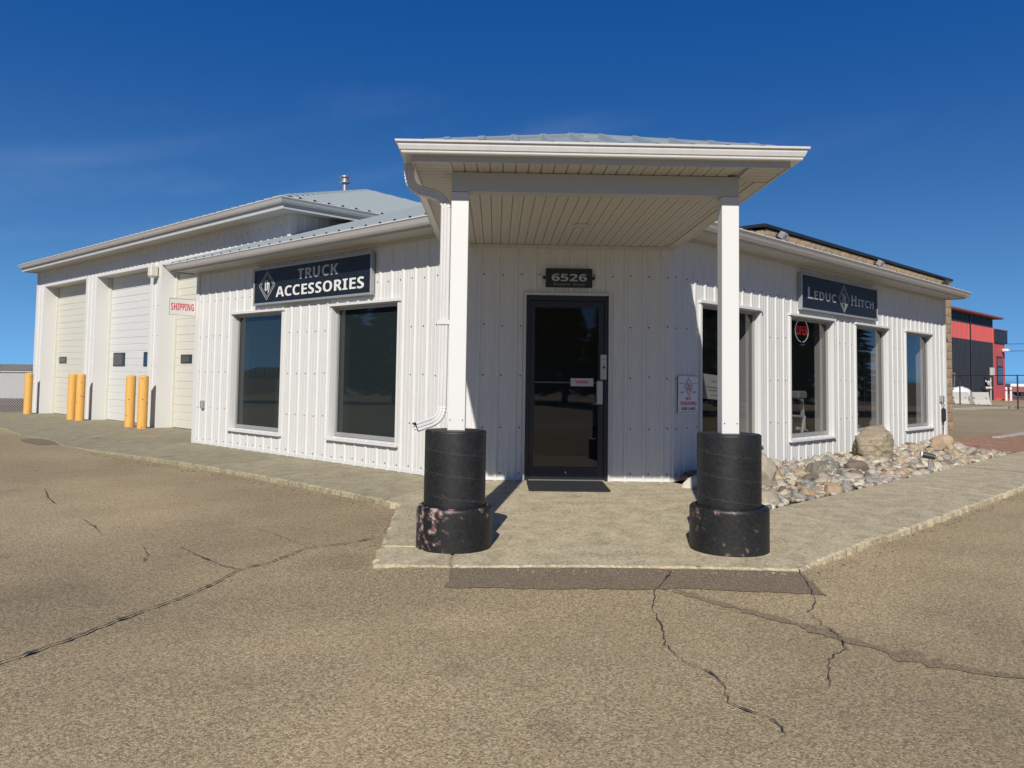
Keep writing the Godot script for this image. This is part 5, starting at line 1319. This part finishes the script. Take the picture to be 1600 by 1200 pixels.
# ------------------------------------------------------------------ block building behind the right wing
func build_block_building() -> void:
	var f := Fr.new(R.p(0, 0, -0.25), R.u, R.n)
	var b := thing("block_building", "tan concrete block building with black parapet cap rising behind the right wing", "building", f.p(7, 0, -1))
	var s0 := 2.95; var s1 := 12.0; var top := 3.59
	var m := nb(b)
	m.fbox(f, s0 + 0.02, RLEN - 0.02, 3.12, top - 0.01, -0.2, -0.012); m.fbox(f, RLEN - 0.02, s1 - 0.02, -0.1, top - 0.01, -0.2, -0.012)
	part(b, "wall_core", m, M.block_1)
	m = nb(b); m.fbox(f, s1 - 0.19, s1 - 0.02, -0.1, top - 0.01, -6.0, -0.2); part(b, "wall_core", m, M.block_1)
	var lf := Fr.new(f.p(s0, 0, 0), -f.n, -f.u)
	m = nb(b); m.fbox(lf, 0.02, 5.0, 3.12, top - 0.01, -0.2, -0.012); part(b, "wall_core", m, M.block_1)
	var shapes := []
	for k in 4:   # split-faced: the front bulges unevenly
		var sb := MB.new(); var g := Fr.new(Vector3.ZERO, Vector3.RIGHT, Vector3.BACK); var hh := []
		for j in 4:
			var row := []
			for i in 6: row.append(0.0 if i == 0 or i == 5 or j == 0 or j == 3 else rng.randf_range(0.003, 0.013))
			hh.append(row)
		for j in 3:
			for i in 5:
				var a := func(ii: int, jj: int) -> Vector3: return Vector3(0.005 + 0.39 * ii / 5.0, 0.005 + 0.19 * jj / 3.0, 0.004 + hh[jj][ii])
				sb.quad(a.call(i, j), a.call(i + 1, j), a.call(i + 1, j + 1), a.call(i, j + 1), Vector3.BACK)
		sb.quad(Vector3(0.005, 0.195, 0.004), Vector3(0.395, 0.195, 0.004), Vector3(0.395, 0.195, -0.012), Vector3(0.005, 0.195, -0.012), Vector3.UP)
		sb.quad(Vector3(0.005, 0.005, 0.004), Vector3(0.395, 0.005, 0.004), Vector3(0.395, 0.005, -0.012), Vector3(0.005, 0.005, -0.012), Vector3.DOWN)
		sb.quad(Vector3(0.005, 0.005, 0.004), Vector3(0.005, 0.195, 0.004), Vector3(0.005, 0.195, -0.012), Vector3(0.005, 0.005, -0.012), Vector3.LEFT)
		sb.quad(Vector3(0.395, 0.005, 0.004), Vector3(0.395, 0.195, 0.004), Vector3(0.395, 0.195, -0.012), Vector3(0.395, 0.005, -0.012), Vector3.RIGHT)
		shapes.append(sb.mesh())
	var lay := func(fr: Fr, s: float, y: float) -> void:
		var mi := MeshInstance3D.new(); mi.name = "block"; mi.mesh = shapes[rng.randi() % 4]; mi.material_override = M["block_%d" % (rng.randi() % 3)]
		b.add_child(mi, true); mi.transform = Transform3D(Basis(fr.u, Vector3.UP, fr.n), fr.p(s, y, 0) - b.position)
	var half := func(fr: Fr, s: float, y: float) -> void:
		var mi := MeshInstance3D.new(); mi.name = "block"; mi.mesh = shapes[rng.randi() % 4]; mi.material_override = M["block_%d" % (rng.randi() % 3)]
		b.add_child(mi, true); mi.transform = Transform3D(Basis(fr.u * 0.5, Vector3.UP, fr.n), fr.p(s, y, 0) - b.position)
	for r in range(0, 18):
		var y := r * 0.2
		var a := s0 if y > 3.0 else RLEN - 0.05
		var s := s1 - 0.4 - (0.2 if r % 2 else 0.0)
		if r % 2: half.call(f, s1 - 0.2, y)
		while s > a:
			lay.call(f, s, y); s -= 0.4
		if y > 3.0:
			for k in 5: lay.call(lf, 0.4 * k + (0.2 if r % 2 else 0.0), y)
	m = nb(b); m.cbox(f, s0 - 0.05, s1 + 0.05, top + 0.025, top + 0.075, -0.25, 0.045, 0.008); part(b, "parapet_cap", m, M.black_cladding)
	m = nb(b); m.cbox(lf, 0.06, 5.0, top + 0.025, top + 0.074, -0.25, 0.045, 0.008); part(b, "parapet_cap", m, M.black_cladding)
	m = nb(b); m.fbox(f, s0 + 0.2, s1, 3.42, 3.44, -6.0, -0.2); part(b, "roof_deck", m, M.dark_roof)
	var k := 0
	for s in [3.3, 7.3, 11.32]:
		var q := f.p(s, 3.55, 0.03)
		var t := thing("flood_light", ["small grey flood light under the black parapet beside the canopy", "small grey flood light under the black parapet above the wall sign", "small black flood light under the parapet's far corner"][k], "light", q, "flood lights along the block parapet"); k += 1
		m = nb(t); m.cbox(Fr.new(q, f.u, f.n), -0.03, 0.03, -0.10, 0.0, 0.0, 0.07, 0.006); part(t, "bracket", m, M.steel_dark)
		var hf := Fr.new(q + f.n * 0.10 + Vector3.DOWN * 0.03, f.u, (f.n * 0.8 - Vector3.UP * 0.6).normalized(), (f.n * 0.6 + Vector3.UP * 0.8).normalized())
		m = nb(t); m.cbox(hf, -0.07, 0.07, -0.05, 0.05, -0.04, 0.05, 0.008); part(t, "lamp_head", m, M.frame_grey if k < 3 else M.steel_dark)
		m = nb(t); m.fbox(hf, -0.06, 0.06, -0.04, 0.04, 0.05, 0.053); part(t, "lens", m, M.letter_grey)

# ------------------------------------------------------------------ background to the right
func build_right_background() -> void:
	var f := Fr.new(R.p(0, 0, -12.5), R.u, R.n)
	var base := -0.07
	var b := thing("warehouse", "large black and red banded metal warehouse beyond the lot", "building", f.p(57, base, -8))
	var rows := [[base, 4.48, M.black_cladding, "wall_cladding"], [4.481, 5.63, M.red_paint, "red_band"], [5.631, 6.36, M.black_cladding, "wall_cladding"]]
	for r in rows:
		var s := 40.0
		while s < 64.6:
			var e := minf(s + 6.15, 64.7); var m := nb(b)
			var x := s
			while x < e - 0.02:
				var x2 := minf(x + 0.3, e)
				m.quad(f.p(x, r[0], 0), f.p(x2 - 0.08, r[0], 0), f.p(x2 - 0.08, r[1], 0), f.p(x, r[1], 0), f.n)
				m.quad(f.p(x2 - 0.08, r[0], 0), f.p(x2 - 0.06, r[0], 0.03), f.p(x2 - 0.06, r[1], 0.03), f.p(x2 - 0.08, r[1], 0), f.n - f.u)
				m.quad(f.p(x2 - 0.06, r[0], 0.03), f.p(x2 - 0.02, r[0], 0.03), f.p(x2 - 0.02, r[1], 0.03), f.p(x2 - 0.06, r[1], 0.03), f.n)
				m.quad(f.p(x2 - 0.02, r[0], 0.03), f.p(x2, r[0], 0), f.p(x2, r[1], 0), f.p(x2 - 0.02, r[1], 0.03), f.n + f.u)
				x = x2
			part(b, r[3], m, r[2]); s = e
	var m := nb(b); m.fbox(f, 40, 64.69, base, 6.35, -14, -0.01); part(b, "wall_core", m, M.black_cladding)
	m = nb(b); m.fbox(f, 58.6, 58.75, base, 6.36, 0.031, 0.06); part(b, "downspout", m, M.black_cladding)
	m = nb(b); m.fbox(f, 64.55, 64.78, base, 5.64, 0.032, 0.07); part(b, "corner_trim", m, M.red_paint)
	m = nb(b); m.cbox(f, 39.5, 65.7, 6.362, 6.52, -14.3, 0.55, 0.03); part(b, "roof_edge", m, M.maroon)
	# office annex
	m = nb(b); m.fbox(f, 64.79, 68.0, base, 4.55, -6, 0.02); part(b, "annex_wall", m, M.red_paint)
	m = nb(b); m.fbox(f, 64.79, 68.4, 4.551, 5.55, -6, 0.14); part(b, "annex_fascia", m, M.black_cladding)
	m = nb(b); m.fbox(f, 64.79, 68.5, 5.551, 5.62, -6, 0.2); part(b, "annex_cap", m, M.maroon)
	m = nb(b); m.fbox(f, 65.5, 67.2, 1.2, 3.45, 0.021, 0.05); part(b, "window_frame", m, M.black_cladding)
	m = nb(b); m.fbox(f, 65.65, 67.05, 2.7, 3.3, 0.051, 0.06); part(b, "pane", m, M.maroon)
	m = nb(b); m.fbox(f, 65.65, 67.05, 1.3, 2.55, 0.051, 0.06); part(b, "pane", m, M.dark_glass)
	m = nb(b); m.cbox(f, 67.0, 67.6, 3.85, 4.1, 0.05, 0.5, 0.05); part(b, "wall_light", m, M.sign_white)
	m = nb(b); m.fbox(f, 65.0, 66.4, base, 0.15, 0.03, 0.9); m.fbox(f, 65.0, 65.1, 0.15, 1.0, 0.8, 0.88); m.fbox(f, 66.3, 66.4, 0.15, 1.0, 0.8, 0.88); m.fbox(f, 65.0, 66.4, 0.95, 1.03, 0.8, 0.88); part(b, "stair_rail", m, M.red_paint)
	# concrete barriers
	var bspec := [[Vector3(28.70, base, -41.0), "concrete road barrier standing in front of the white tank"], [Vector3(29.9, base, -40.85), "concrete road barrier beside the white tank, next to the empty yard"]]
	for q in bspec:
		var t := thing("road_barrier", q[1], "barrier", q[0], "concrete road barriers by the tank")
		m = nb(t); var bf := Fr.new(q[0], Vector3(0.97, 0, -0.24).normalized(), Vector3(0.24, 0, 0.97).normalized())
		var prof := [[-0.31, 0.0], [0.31, 0.0], [0.31, 0.08], [0.15, 0.33], [0.085, 0.81], [-0.085, 0.81], [-0.15, 0.33], [-0.31, 0.08]]
		var pv := PackedVector2Array()
		for e in prof: pv.append(Vector2(e[0], e[1]))
		m.sweep([bf.p(-0.62, 0, 0), bf.p(0.62, 0, 0)], [bf.n, bf.n], [Vector3.UP, Vector3.UP], pv)
		part(t, "body", m, M.barrier_concrete)
		m = nb(t)
		for x in [-0.35, 0.35]: m.cbox(bf, x - 0.06, x + 0.06, 0.01, 0.07, 0.30, 0.325, 0.005)
		part(t, "lifting_slot", m, M.steel_dark)
		m = nb(t); m.cbox(bf, -0.62, -0.50, 0.42, 0.48, 0.10, 0.155, 0.005); m.cbox(bf, 0.32, 0.40, 0.42, 0.48, 0.10, 0.155, 0.005); part(t, "pin_hole", m, M.steel_dark)
	# poly tank on its cradle
	var tp := Vector3(29.5, base, -42.4); var tank := thing("water_tank", "white horizontal plastic tank behind the concrete barriers", "tank", tp)
	m = nb(tank); var ax := Vector3(0.97, 0, -0.24).normalized(); var tc := tp + Vector3.UP * 0.62
	var e1 := Vector3.UP; var e2 := ax.cross(Vector3.UP)
	for j in 16:
		for i in 28:
			var pt := func(jj: int, ii: int) -> Array:
				var u: float = -PI / 2 + PI * jj / 16.0; var a := TAU * ii / 28.0
				var along := signf(u) * 0.28 + 0.50 * sin(u); var rad := 0.47 * pow(cos(u), 0.6) if absf(cos(u)) > 1e-5 else 0.0
				var nn := (ax * sin(u) + (e1 * cos(a) + e2 * sin(a)) * cos(u)).normalized()
				return [tc + ax * along + (e1 * cos(a) + e2 * sin(a)) * rad, nn]
			var A: Array = pt.call(j, i); var B: Array = pt.call(j, i + 1); var C: Array = pt.call(j + 1, i + 1); var Dd: Array = pt.call(j + 1, i)
			m.squad(A[0], B[0], C[0], Dd[0], A[1], B[1], C[1], Dd[1])
	part(tank, "shell", m, M.tank_white)
	m = nb(tank); m.lathe(tc + ax * 0.1 + Vector3.UP * 0.44, [Vector2(0.2, -0.04), Vector2(0.2, 0.05), Vector2(0.17, 0.07), Vector2(0, 0.08)], 20); part(tank, "lid", m, M.tank_white)
	m = nb(tank)
	for q in [-0.45, 0.45]: m.fbox(Fr.new(tp + ax * q, ax, e2), -0.05, 0.05, 0.0, 0.35, -0.35, 0.35)
	part(tank, "cradle", m, M.steel_dark)
	m = nb(tank); var df := Fr.new(tc - e2 * 0.0, ax, -e2 if (-e2).z > 0 else e2)
	m.cbox(df, 0.36, 0.52, 0.08, 0.2, 0.36, 0.43, 0.01); m.cbox(df, 0.34, 0.54, -0.1, 0.02, 0.40, 0.455, 0.01); part(tank, "decal", m, M.blue_paint)
	# loading standpipe
	var sp := Vector3(28.66, base, -41.9); var pipe_ := thing("standpipe", "thin grey overhead filling pipe standing behind the barriers", "pipe", sp)
	m = nb(pipe_); m.tube(sp, sp + Vector3.UP * 2.08, 0.035, 0.035, 8); part(pipe_, "riser", m, M.galvanised)
	m = nb(pipe_); m.tube(sp + Vector3(-0.45, 2.02, 0), sp + Vector3(0.32, 1.96, 0), 0.03, 0.03, 8); part(pipe_, "arm", m, M.galvanised)
	m = nb(pipe_); m.tube(sp + Vector3(0.30, 1.96, 0), sp + Vector3(0.24, 1.0, 0), 0.025, 0.025, 8); part(pipe_, "hose", m, M.galvanised)
	# sign post with a mask-shaped board
	var sg := Vector3(37.28, base, -52.0); var post := thing("yard_sign", "small red and white sign on a post before the dark warehouse", "sign", sg)
	m = nb(post); m.tube(sg, sg + Vector3.UP * 1.9, 0.045, 0.045, 8); part(post, "post", m, M.pale_wall)
	var pf := Fr.new(sg, Vector3(0.82, 0, -0.57).normalized(), Vector3(0.57, 0, 0.82).normalized())
	m = nb(post); m.cbox(pf, -0.9, 0.05, 0.95, 1.12, 0.05, 0.08, 0.01); part(post, "name_board", m, M.sign_white)
	m = nb(post); m.cbox(pf, -0.88, 0.03, 0.93, 0.985, 0.081, 0.09, 0.003); part(post, "red_line", m, M.sign_red)
	m = nb(post); m.plate(pf, PackedVector2Array([Vector2(-0.62, 1.32), Vector2(-0.45, 1.22), Vector2(-0.28, 1.32), Vector2(-0.22, 1.48), Vector2(-0.45, 1.58), Vector2(-0.68, 1.48)]), 0.05, 0.08); part(post, "badge", m, M.sign_white)
	m = nb(post); m.plate(pf, PackedVector2Array([Vector2(-0.55, 1.36), Vector2(-0.45, 1.30), Vector2(-0.35, 1.36), Vector2(-0.38, 1.42), Vector2(-0.52, 1.42)]), 0.081, 0.09); part(post, "badge_print", m, M.sign_red)
	for x in [-0.86, -0.1]:
		m = nb(post); m.plate(pf, PackedVector2Array([Vector2(x - 0.08, 1.48), Vector2(x + 0.08, 1.46), Vector2(x + 0.06, 1.60), Vector2(x - 0.05, 1.62)]), 0.05, 0.08); part(post, "badge_wing", m, M.sign_white)
	m = nb(post); m.cbox(pf, -0.28, 0.26, 1.95, 2.55, 0.06, 0.2, 0.02); part(post, "meter_cabinet", m, M.pale_wall)
	# white bollards
	var wl := ["white bollard before the red annex, closer to its wall", "white bollard out in the yard right of its twin"]
	var wi := 0
	for q in [Vector3(38.94, base, -52.8), Vector3(39.45, base, -53.05)]:
		var t := thing("white_bollard", wl[wi], "bollard", q, "white bollards at the annex"); wi += 1
		m = nb(t); m.lathe(q, [Vector2(0.085, 0), Vector2(0.085, 1.02), Vector2(0.07, 1.10), Vector2(0.0, 1.13)], 14); part(t, "pipe", m, M.sign_white)
		m = nb(t); m.lathe(q, [Vector2(0.087, 0.80), Vector2(0.0875, 0.88), Vector2(0.086, 0.885)], 14); part(t, "band", m, M.maroon)
	# dark fence
	var fp := [Vector3(26.6, base, -43.0), Vector3(27.9, base, -39.45), Vector3(27.47, base, -33.2), Vector3(30.2, base, -29.0)]
	var fe := thing("yard_fence", "dark metal pipe fence with tall posts between the lot and the warehouse yard", "fence", fp[1])
	for q in fp:
		m = nb(fe); m.tube(q, q + Vector3.UP * 1.84, 0.04, 0.04, 8); part(fe, "post", m, M.steel_dark)
	for i in fp.size() - 1:
		m = nb(fe); m.tube(fp[i] + Vector3.UP * 1.8, fp[i + 1] + Vector3.UP * 1.8, 0.025, 0.025, 6); part(fe, "rail", m, M.steel_dark)
		m = nb(fe); m.tube(fp[i] + Vector3.UP * 0.12, fp[i + 1] + Vector3.UP * 0.12, 0.012, 0.012, 6); part(fe, "wire", m, M.steel_dark)
	# trailers and a truck far off
	var far := [[Vector3(58, base, -84), "red and white highway trailer parked far beyond the fence", M.maroon, 14.0], [Vector3(80, base, -96), "pale grey highway trailer parked far behind the red one", M.pale_wall, 13.0]]
	for q in far:
		var t := thing("parked_trailer", q[1], "trailer", q[0], "trailers parked across the yard"); var tf := Fr.new(q[0], Vector3(0.95, 0, 0.3).normalized(), Vector3(-0.3, 0, 0.95).normalized())
		m = nb(t); m.cbox(tf, 0, q[3], 0.45, 1.05, 0, 2.4, 0.03); part(t, "box", m, q[2])
		m = nb(t); m.cbox(tf, 0, q[3], 1.051, 1.38, 0, 2.4, 0.03); part(t, "roof", m, M.sign_white)
		m = nb(t); m.fbox(tf, 0.2, float(q[3]) - 0.2, 0.25, 0.449, 0.4, 2.0); part(t, "chassis", m, M.steel_dark)
		for x in [1.2, 2.3, float(q[3]) - 2.0]:
			m = nb(t); m.tube(tf.p(x, 0.25, 0.1), tf.p(x, 0.25, 2.3), 0.25, 0.25, 12); part(t, "wheel", m, M.dark_rubber)
	# overhead line
	var w := thing("power_line", "two thin overhead wires crossing the sky past the red annex", "wire", Vector3(75, 0, -105))
	for k in 2:
		m = nb(w); var a := Vector3(52, 5.2 + k * 0.9, -90); var c := Vector3(110, 9.4 + k * 0.9, -110); var prev := a
		for i in 16:
			var u := (i + 1) / 16.0; var q := a.lerp(c, u) - Vector3.UP * 4.0 * u * (1 - u)
			m.tube(prev, q, 0.035, 0.035, 5, false); prev = q
		part(w, "wire", m, M.steel_dark)

# ------------------------------------------------------------------ background to the left
func build_left_background() -> void:
	var a := Vector3(-13.95, -0.03, -15.2)
	var t := thing("chain_link_fence", "galvanised chain-link fence running from the garage corner", "fence", a)
	var f := Fr.new(a, Vector3(-1, 0, 0.06).normalized(), Vector3(0.06, 0, 1).normalized()); var len := 12.0
	for k in 5:
		var m := nb(t); m.tube(f.p(0.05 + k * 2.9, 0, 0), f.p(0.05 + k * 2.9, 1.36, 0), 0.03, 0.03, 10); part(t, "post", m, M.galvanised if k else M.steel_dark)
	var m := nb(t); m.tube(f.p(0, 1.24, 0), f.p(len, 1.24, 0), 0.024, 0.024, 8); part(t, "top_rail", m, M.galvanised)
	m = nb(t); var st := 0.075; var h := 1.46; var s := -h
	while s < len:
		for dir in [0, 1]:
			var p0 := Vector2(s, 0.03) if dir == 0 else Vector2(s + h, 0.03); var p1 := Vector2(s + h, h + 0.03) if dir == 0 else Vector2(s, h + 0.03)
			if maxf(p0.x, p1.x) <= 0.0 or minf(p0.x, p1.x) >= len: continue
			for e in 2:
				var q := p0 if e == 0 else p1; var o := p1 if e == 0 else p0
				if q.x < 0: q = q.lerp(o, -q.x / (o.x - q.x))
				elif q.x > len: q = q.lerp(o, (len - q.x) / (o.x - q.x))
				if e == 0: p0 = q
				else: p1 = q
			m.tube(f.p(p0.x, p0.y, 0.03), f.p(p1.x, p1.y, 0.03), 0.006, 0.006, 3, false)
		s += st
	part(t, "wire_mesh", m, M.galvanised).set_meta("kind", "stuff")
	var q := Vector3(-33, -0.2, -32.5); var b := thing("low_shed", "long low pale building with dark roof behind the chain-link fence", "building", q)
	var g := Fr.new(q, Vector3(1, 0, -0.12).normalized(), Vector3(0.12, 0, 1).normalized())
	m = nb(b); m.fbox(g, -16, 19, 0, 1.42, -6, 0); part(b, "wall", m, M.pale_wall)
	m = nb(b); m.cbox(g, -16.3, 19.3, 1.421, 1.76, -6.3, 0.2, 0.03); part(b, "roof", m, M.dark_roof)
	for k in 11:
		m = nb(b); m.fbox(g, -15.5 + k * 3.1, -15.4 + k * 3.1, 0, 1.42, 0.001, 0.03); part(b, "wall_batten", m, M.frame_grey)

# ------------------------------------------------------------------ inside the sales room
func build_inside() -> void:
	var spots := [[4.42, -0.50, 0.0, "white metal display stand with a slanted arm inside the window under the neon sign"], [6.75, -0.55, 0.3, "white metal display stand inside the third window behind the boulder"]]
	for q in spots:
		var f := Fr.new(R.p(q[0], 0.006, q[1]), R.u, R.n)
		var t := thing("display_stand", q[3], "display stand", f.o, "white stands in the sales room")
		for k in 2:
			var m := nb(t); m.tube(f.p(-0.30 + 0.22 * k, 0, 0.12 * k), f.p(-0.05 + 0.22 * k, 0.68, 0.12 * k), 0.028, 0.028, 8); part(t, "leg", m, M.post_white)
		var m := nb(t); m.tube(f.p(0.48, 0, 0), f.p(0.30, 0.98, 0), 0.045, 0.04, 10); part(t, "arm", m, M.post_white)
		m = nb(t); m.tube(f.p(-0.42, 0.70, 0.05), f.p(0.32, 0.66, 0.05), 0.025, 0.025, 8); part(t, "bar", m, M.post_white)
		m = nb(t); m.tube(f.p(0.05, 0.48, 0.05), f.p(0.42, 0.42, 0.05), 0.028, 0.028, 8); part(t, "bar", m, M.post_white)
		m = nb(t); m.cbox(f, -0.20, 0.12, 0.96, 1.10, -0.05, 0.2, 0.03); part(t, "display_box", m, M.sign_grey)
		m = nb(t); m.fbox(f, -0.45, 0.55, 0.0, 0.03, -0.1, 0.2); part(t, "foot", m, M.post_white)

func build_shelves() -> void:
	var k := 0
	for q in [[4.9, "grey shelf rack of small boxed parts behind the display stand"], [8.3, "grey shelf rack of small boxed parts behind the last window"]]:
		var f := Fr.new(R.p(q[0], 0.006, -1.15), R.u, R.n); var t := thing("shelf_rack", q[1], "shelf", f.o, "shelf racks in the sales room")
		for x in [-0.8, 0.8]:
			for d in [-0.35, 0.0]:
				var m := nb(t); m.fbox(f, x - 0.02, x + 0.02, 0, 1.75, d - 0.02, d + 0.02); part(t, "upright", m, M.frame_grey)
		for j in 4:
			var m := nb(t); m.fbox(f, -0.82, 0.82, 0.2 + j * 0.45, 0.225 + j * 0.45, -0.37, 0.02); part(t, "shelf_board", m, M.frame_grey)
			for i in 6:
				if rng.randf() < 0.35: continue
				var w := rng.randf_range(0.08, 0.2); var h := rng.randf_range(0.06, 0.26); var x := -0.68 + i * 0.25 + rng.randf_range(-0.03, 0.03); var c := rng.randi() % 4
				m = nb(t); m.cbox(f, x - w / 2, x + w / 2, 0.226 + j * 0.45, 0.226 + j * 0.45 + h, -0.25, 0.0, 0.006); part(t, "boxed_part", m, [M.sign_white, M.sign_grey, M.steel_dark, M.barrier_concrete][c])
		k += 1
# low rise on the horizon to the left, which the left windows mirror
func build_hills() -> void:
	var t := structure("far_hills"); var m := nb(t); var n := noise(FastNoiseLite.TYPE_SIMPLEX, 0.05, 91, 4)
	for i in 220:
		var p := []
		for e in 2:
			var a := deg_to_rad(128.0 + (i + e) * 0.3); var d := Vector3(cos(a), 0, -sin(a))   # west to north-west of the shop
			p.append([d * 260.0, 2.2 + 2.6 * maxf(0.0, n.get_noise_1d(i + e) + 0.3) + 0.8 * n.get_noise_1d((i + e) * 7.0)])
		var back: Vector3 = (p[0][0] + p[1][0]) * 0.08
		m.quad(p[0][0], p[1][0], p[1][0] + Vector3.UP * p[1][1] + back, p[0][0] + Vector3.UP * p[0][1] + back, -back + Vector3.UP)
	part(t, "hillside", m, M.scrub)
# ------------------------------------------------------------------ spruces across the lot, mirrored in the glass
func build_trees() -> void:
	var tr := thing("spruce_tree", "dark spruce mirrored in the glass of the shop front", "tree", Vector3(4, -0.2, 38), "spruces mirrored in the shop glass")
	var m := nb(tr); var o := tr.position
	m.tube(o, o + Vector3.UP * 8.5, 0.2, 0.03, 10); part(tr, "trunk", m, M.bark)
	m = nb(tr)
	for k in 1500:
		var h := pow(rng.randf(), 0.75) * 8.0 + 0.9; var reach := (9.2 - h) * 0.30 * rng.randf_range(0.75, 1.1); var a := rng.randf() * TAU
		var d := Vector3(cos(a), -0.22, sin(a)).normalized(); var root := o + Vector3.UP * h
		for j in 3:
			var r0 := reach * (0.25 + 0.25 * j); var c := root + d * r0; var side := d.cross(Vector3.UP).normalized(); var w := 0.10 + 0.10 * rng.randf()
			m.tri(c - side * w, c + side * w, c + d * reach * 0.34 + Vector3.UP * rng.randf_range(-0.12, 0.05), Vector3.UP)
			m.tri(c - side * w * 0.3 + Vector3.DOWN * 0.12, c + d * reach * 0.3, c + side * w * 0.3 + Vector3.UP * 0.05, side)
	part(tr, "crown", m, M.needle)
	for q in [Vector3(-3, -0.2, 36), Vector3(6.8, -0.2, 37), Vector3(2.0, -0.2, 41), Vector3(25, -0.2, -6), Vector3(28, -0.2, -9.5), Vector3(30, -0.2, -13), Vector3(28, -0.2, -2), Vector3(-31, -0.2, -4.5), Vector3(-32, -0.2, -7.5)]:
		var c := copy(tr, "spruce_tree", q); c.rotation.y = q.x; c.scale = Vector3.ONE * (0.9 + 0.3 * absf(sin(q.x)))
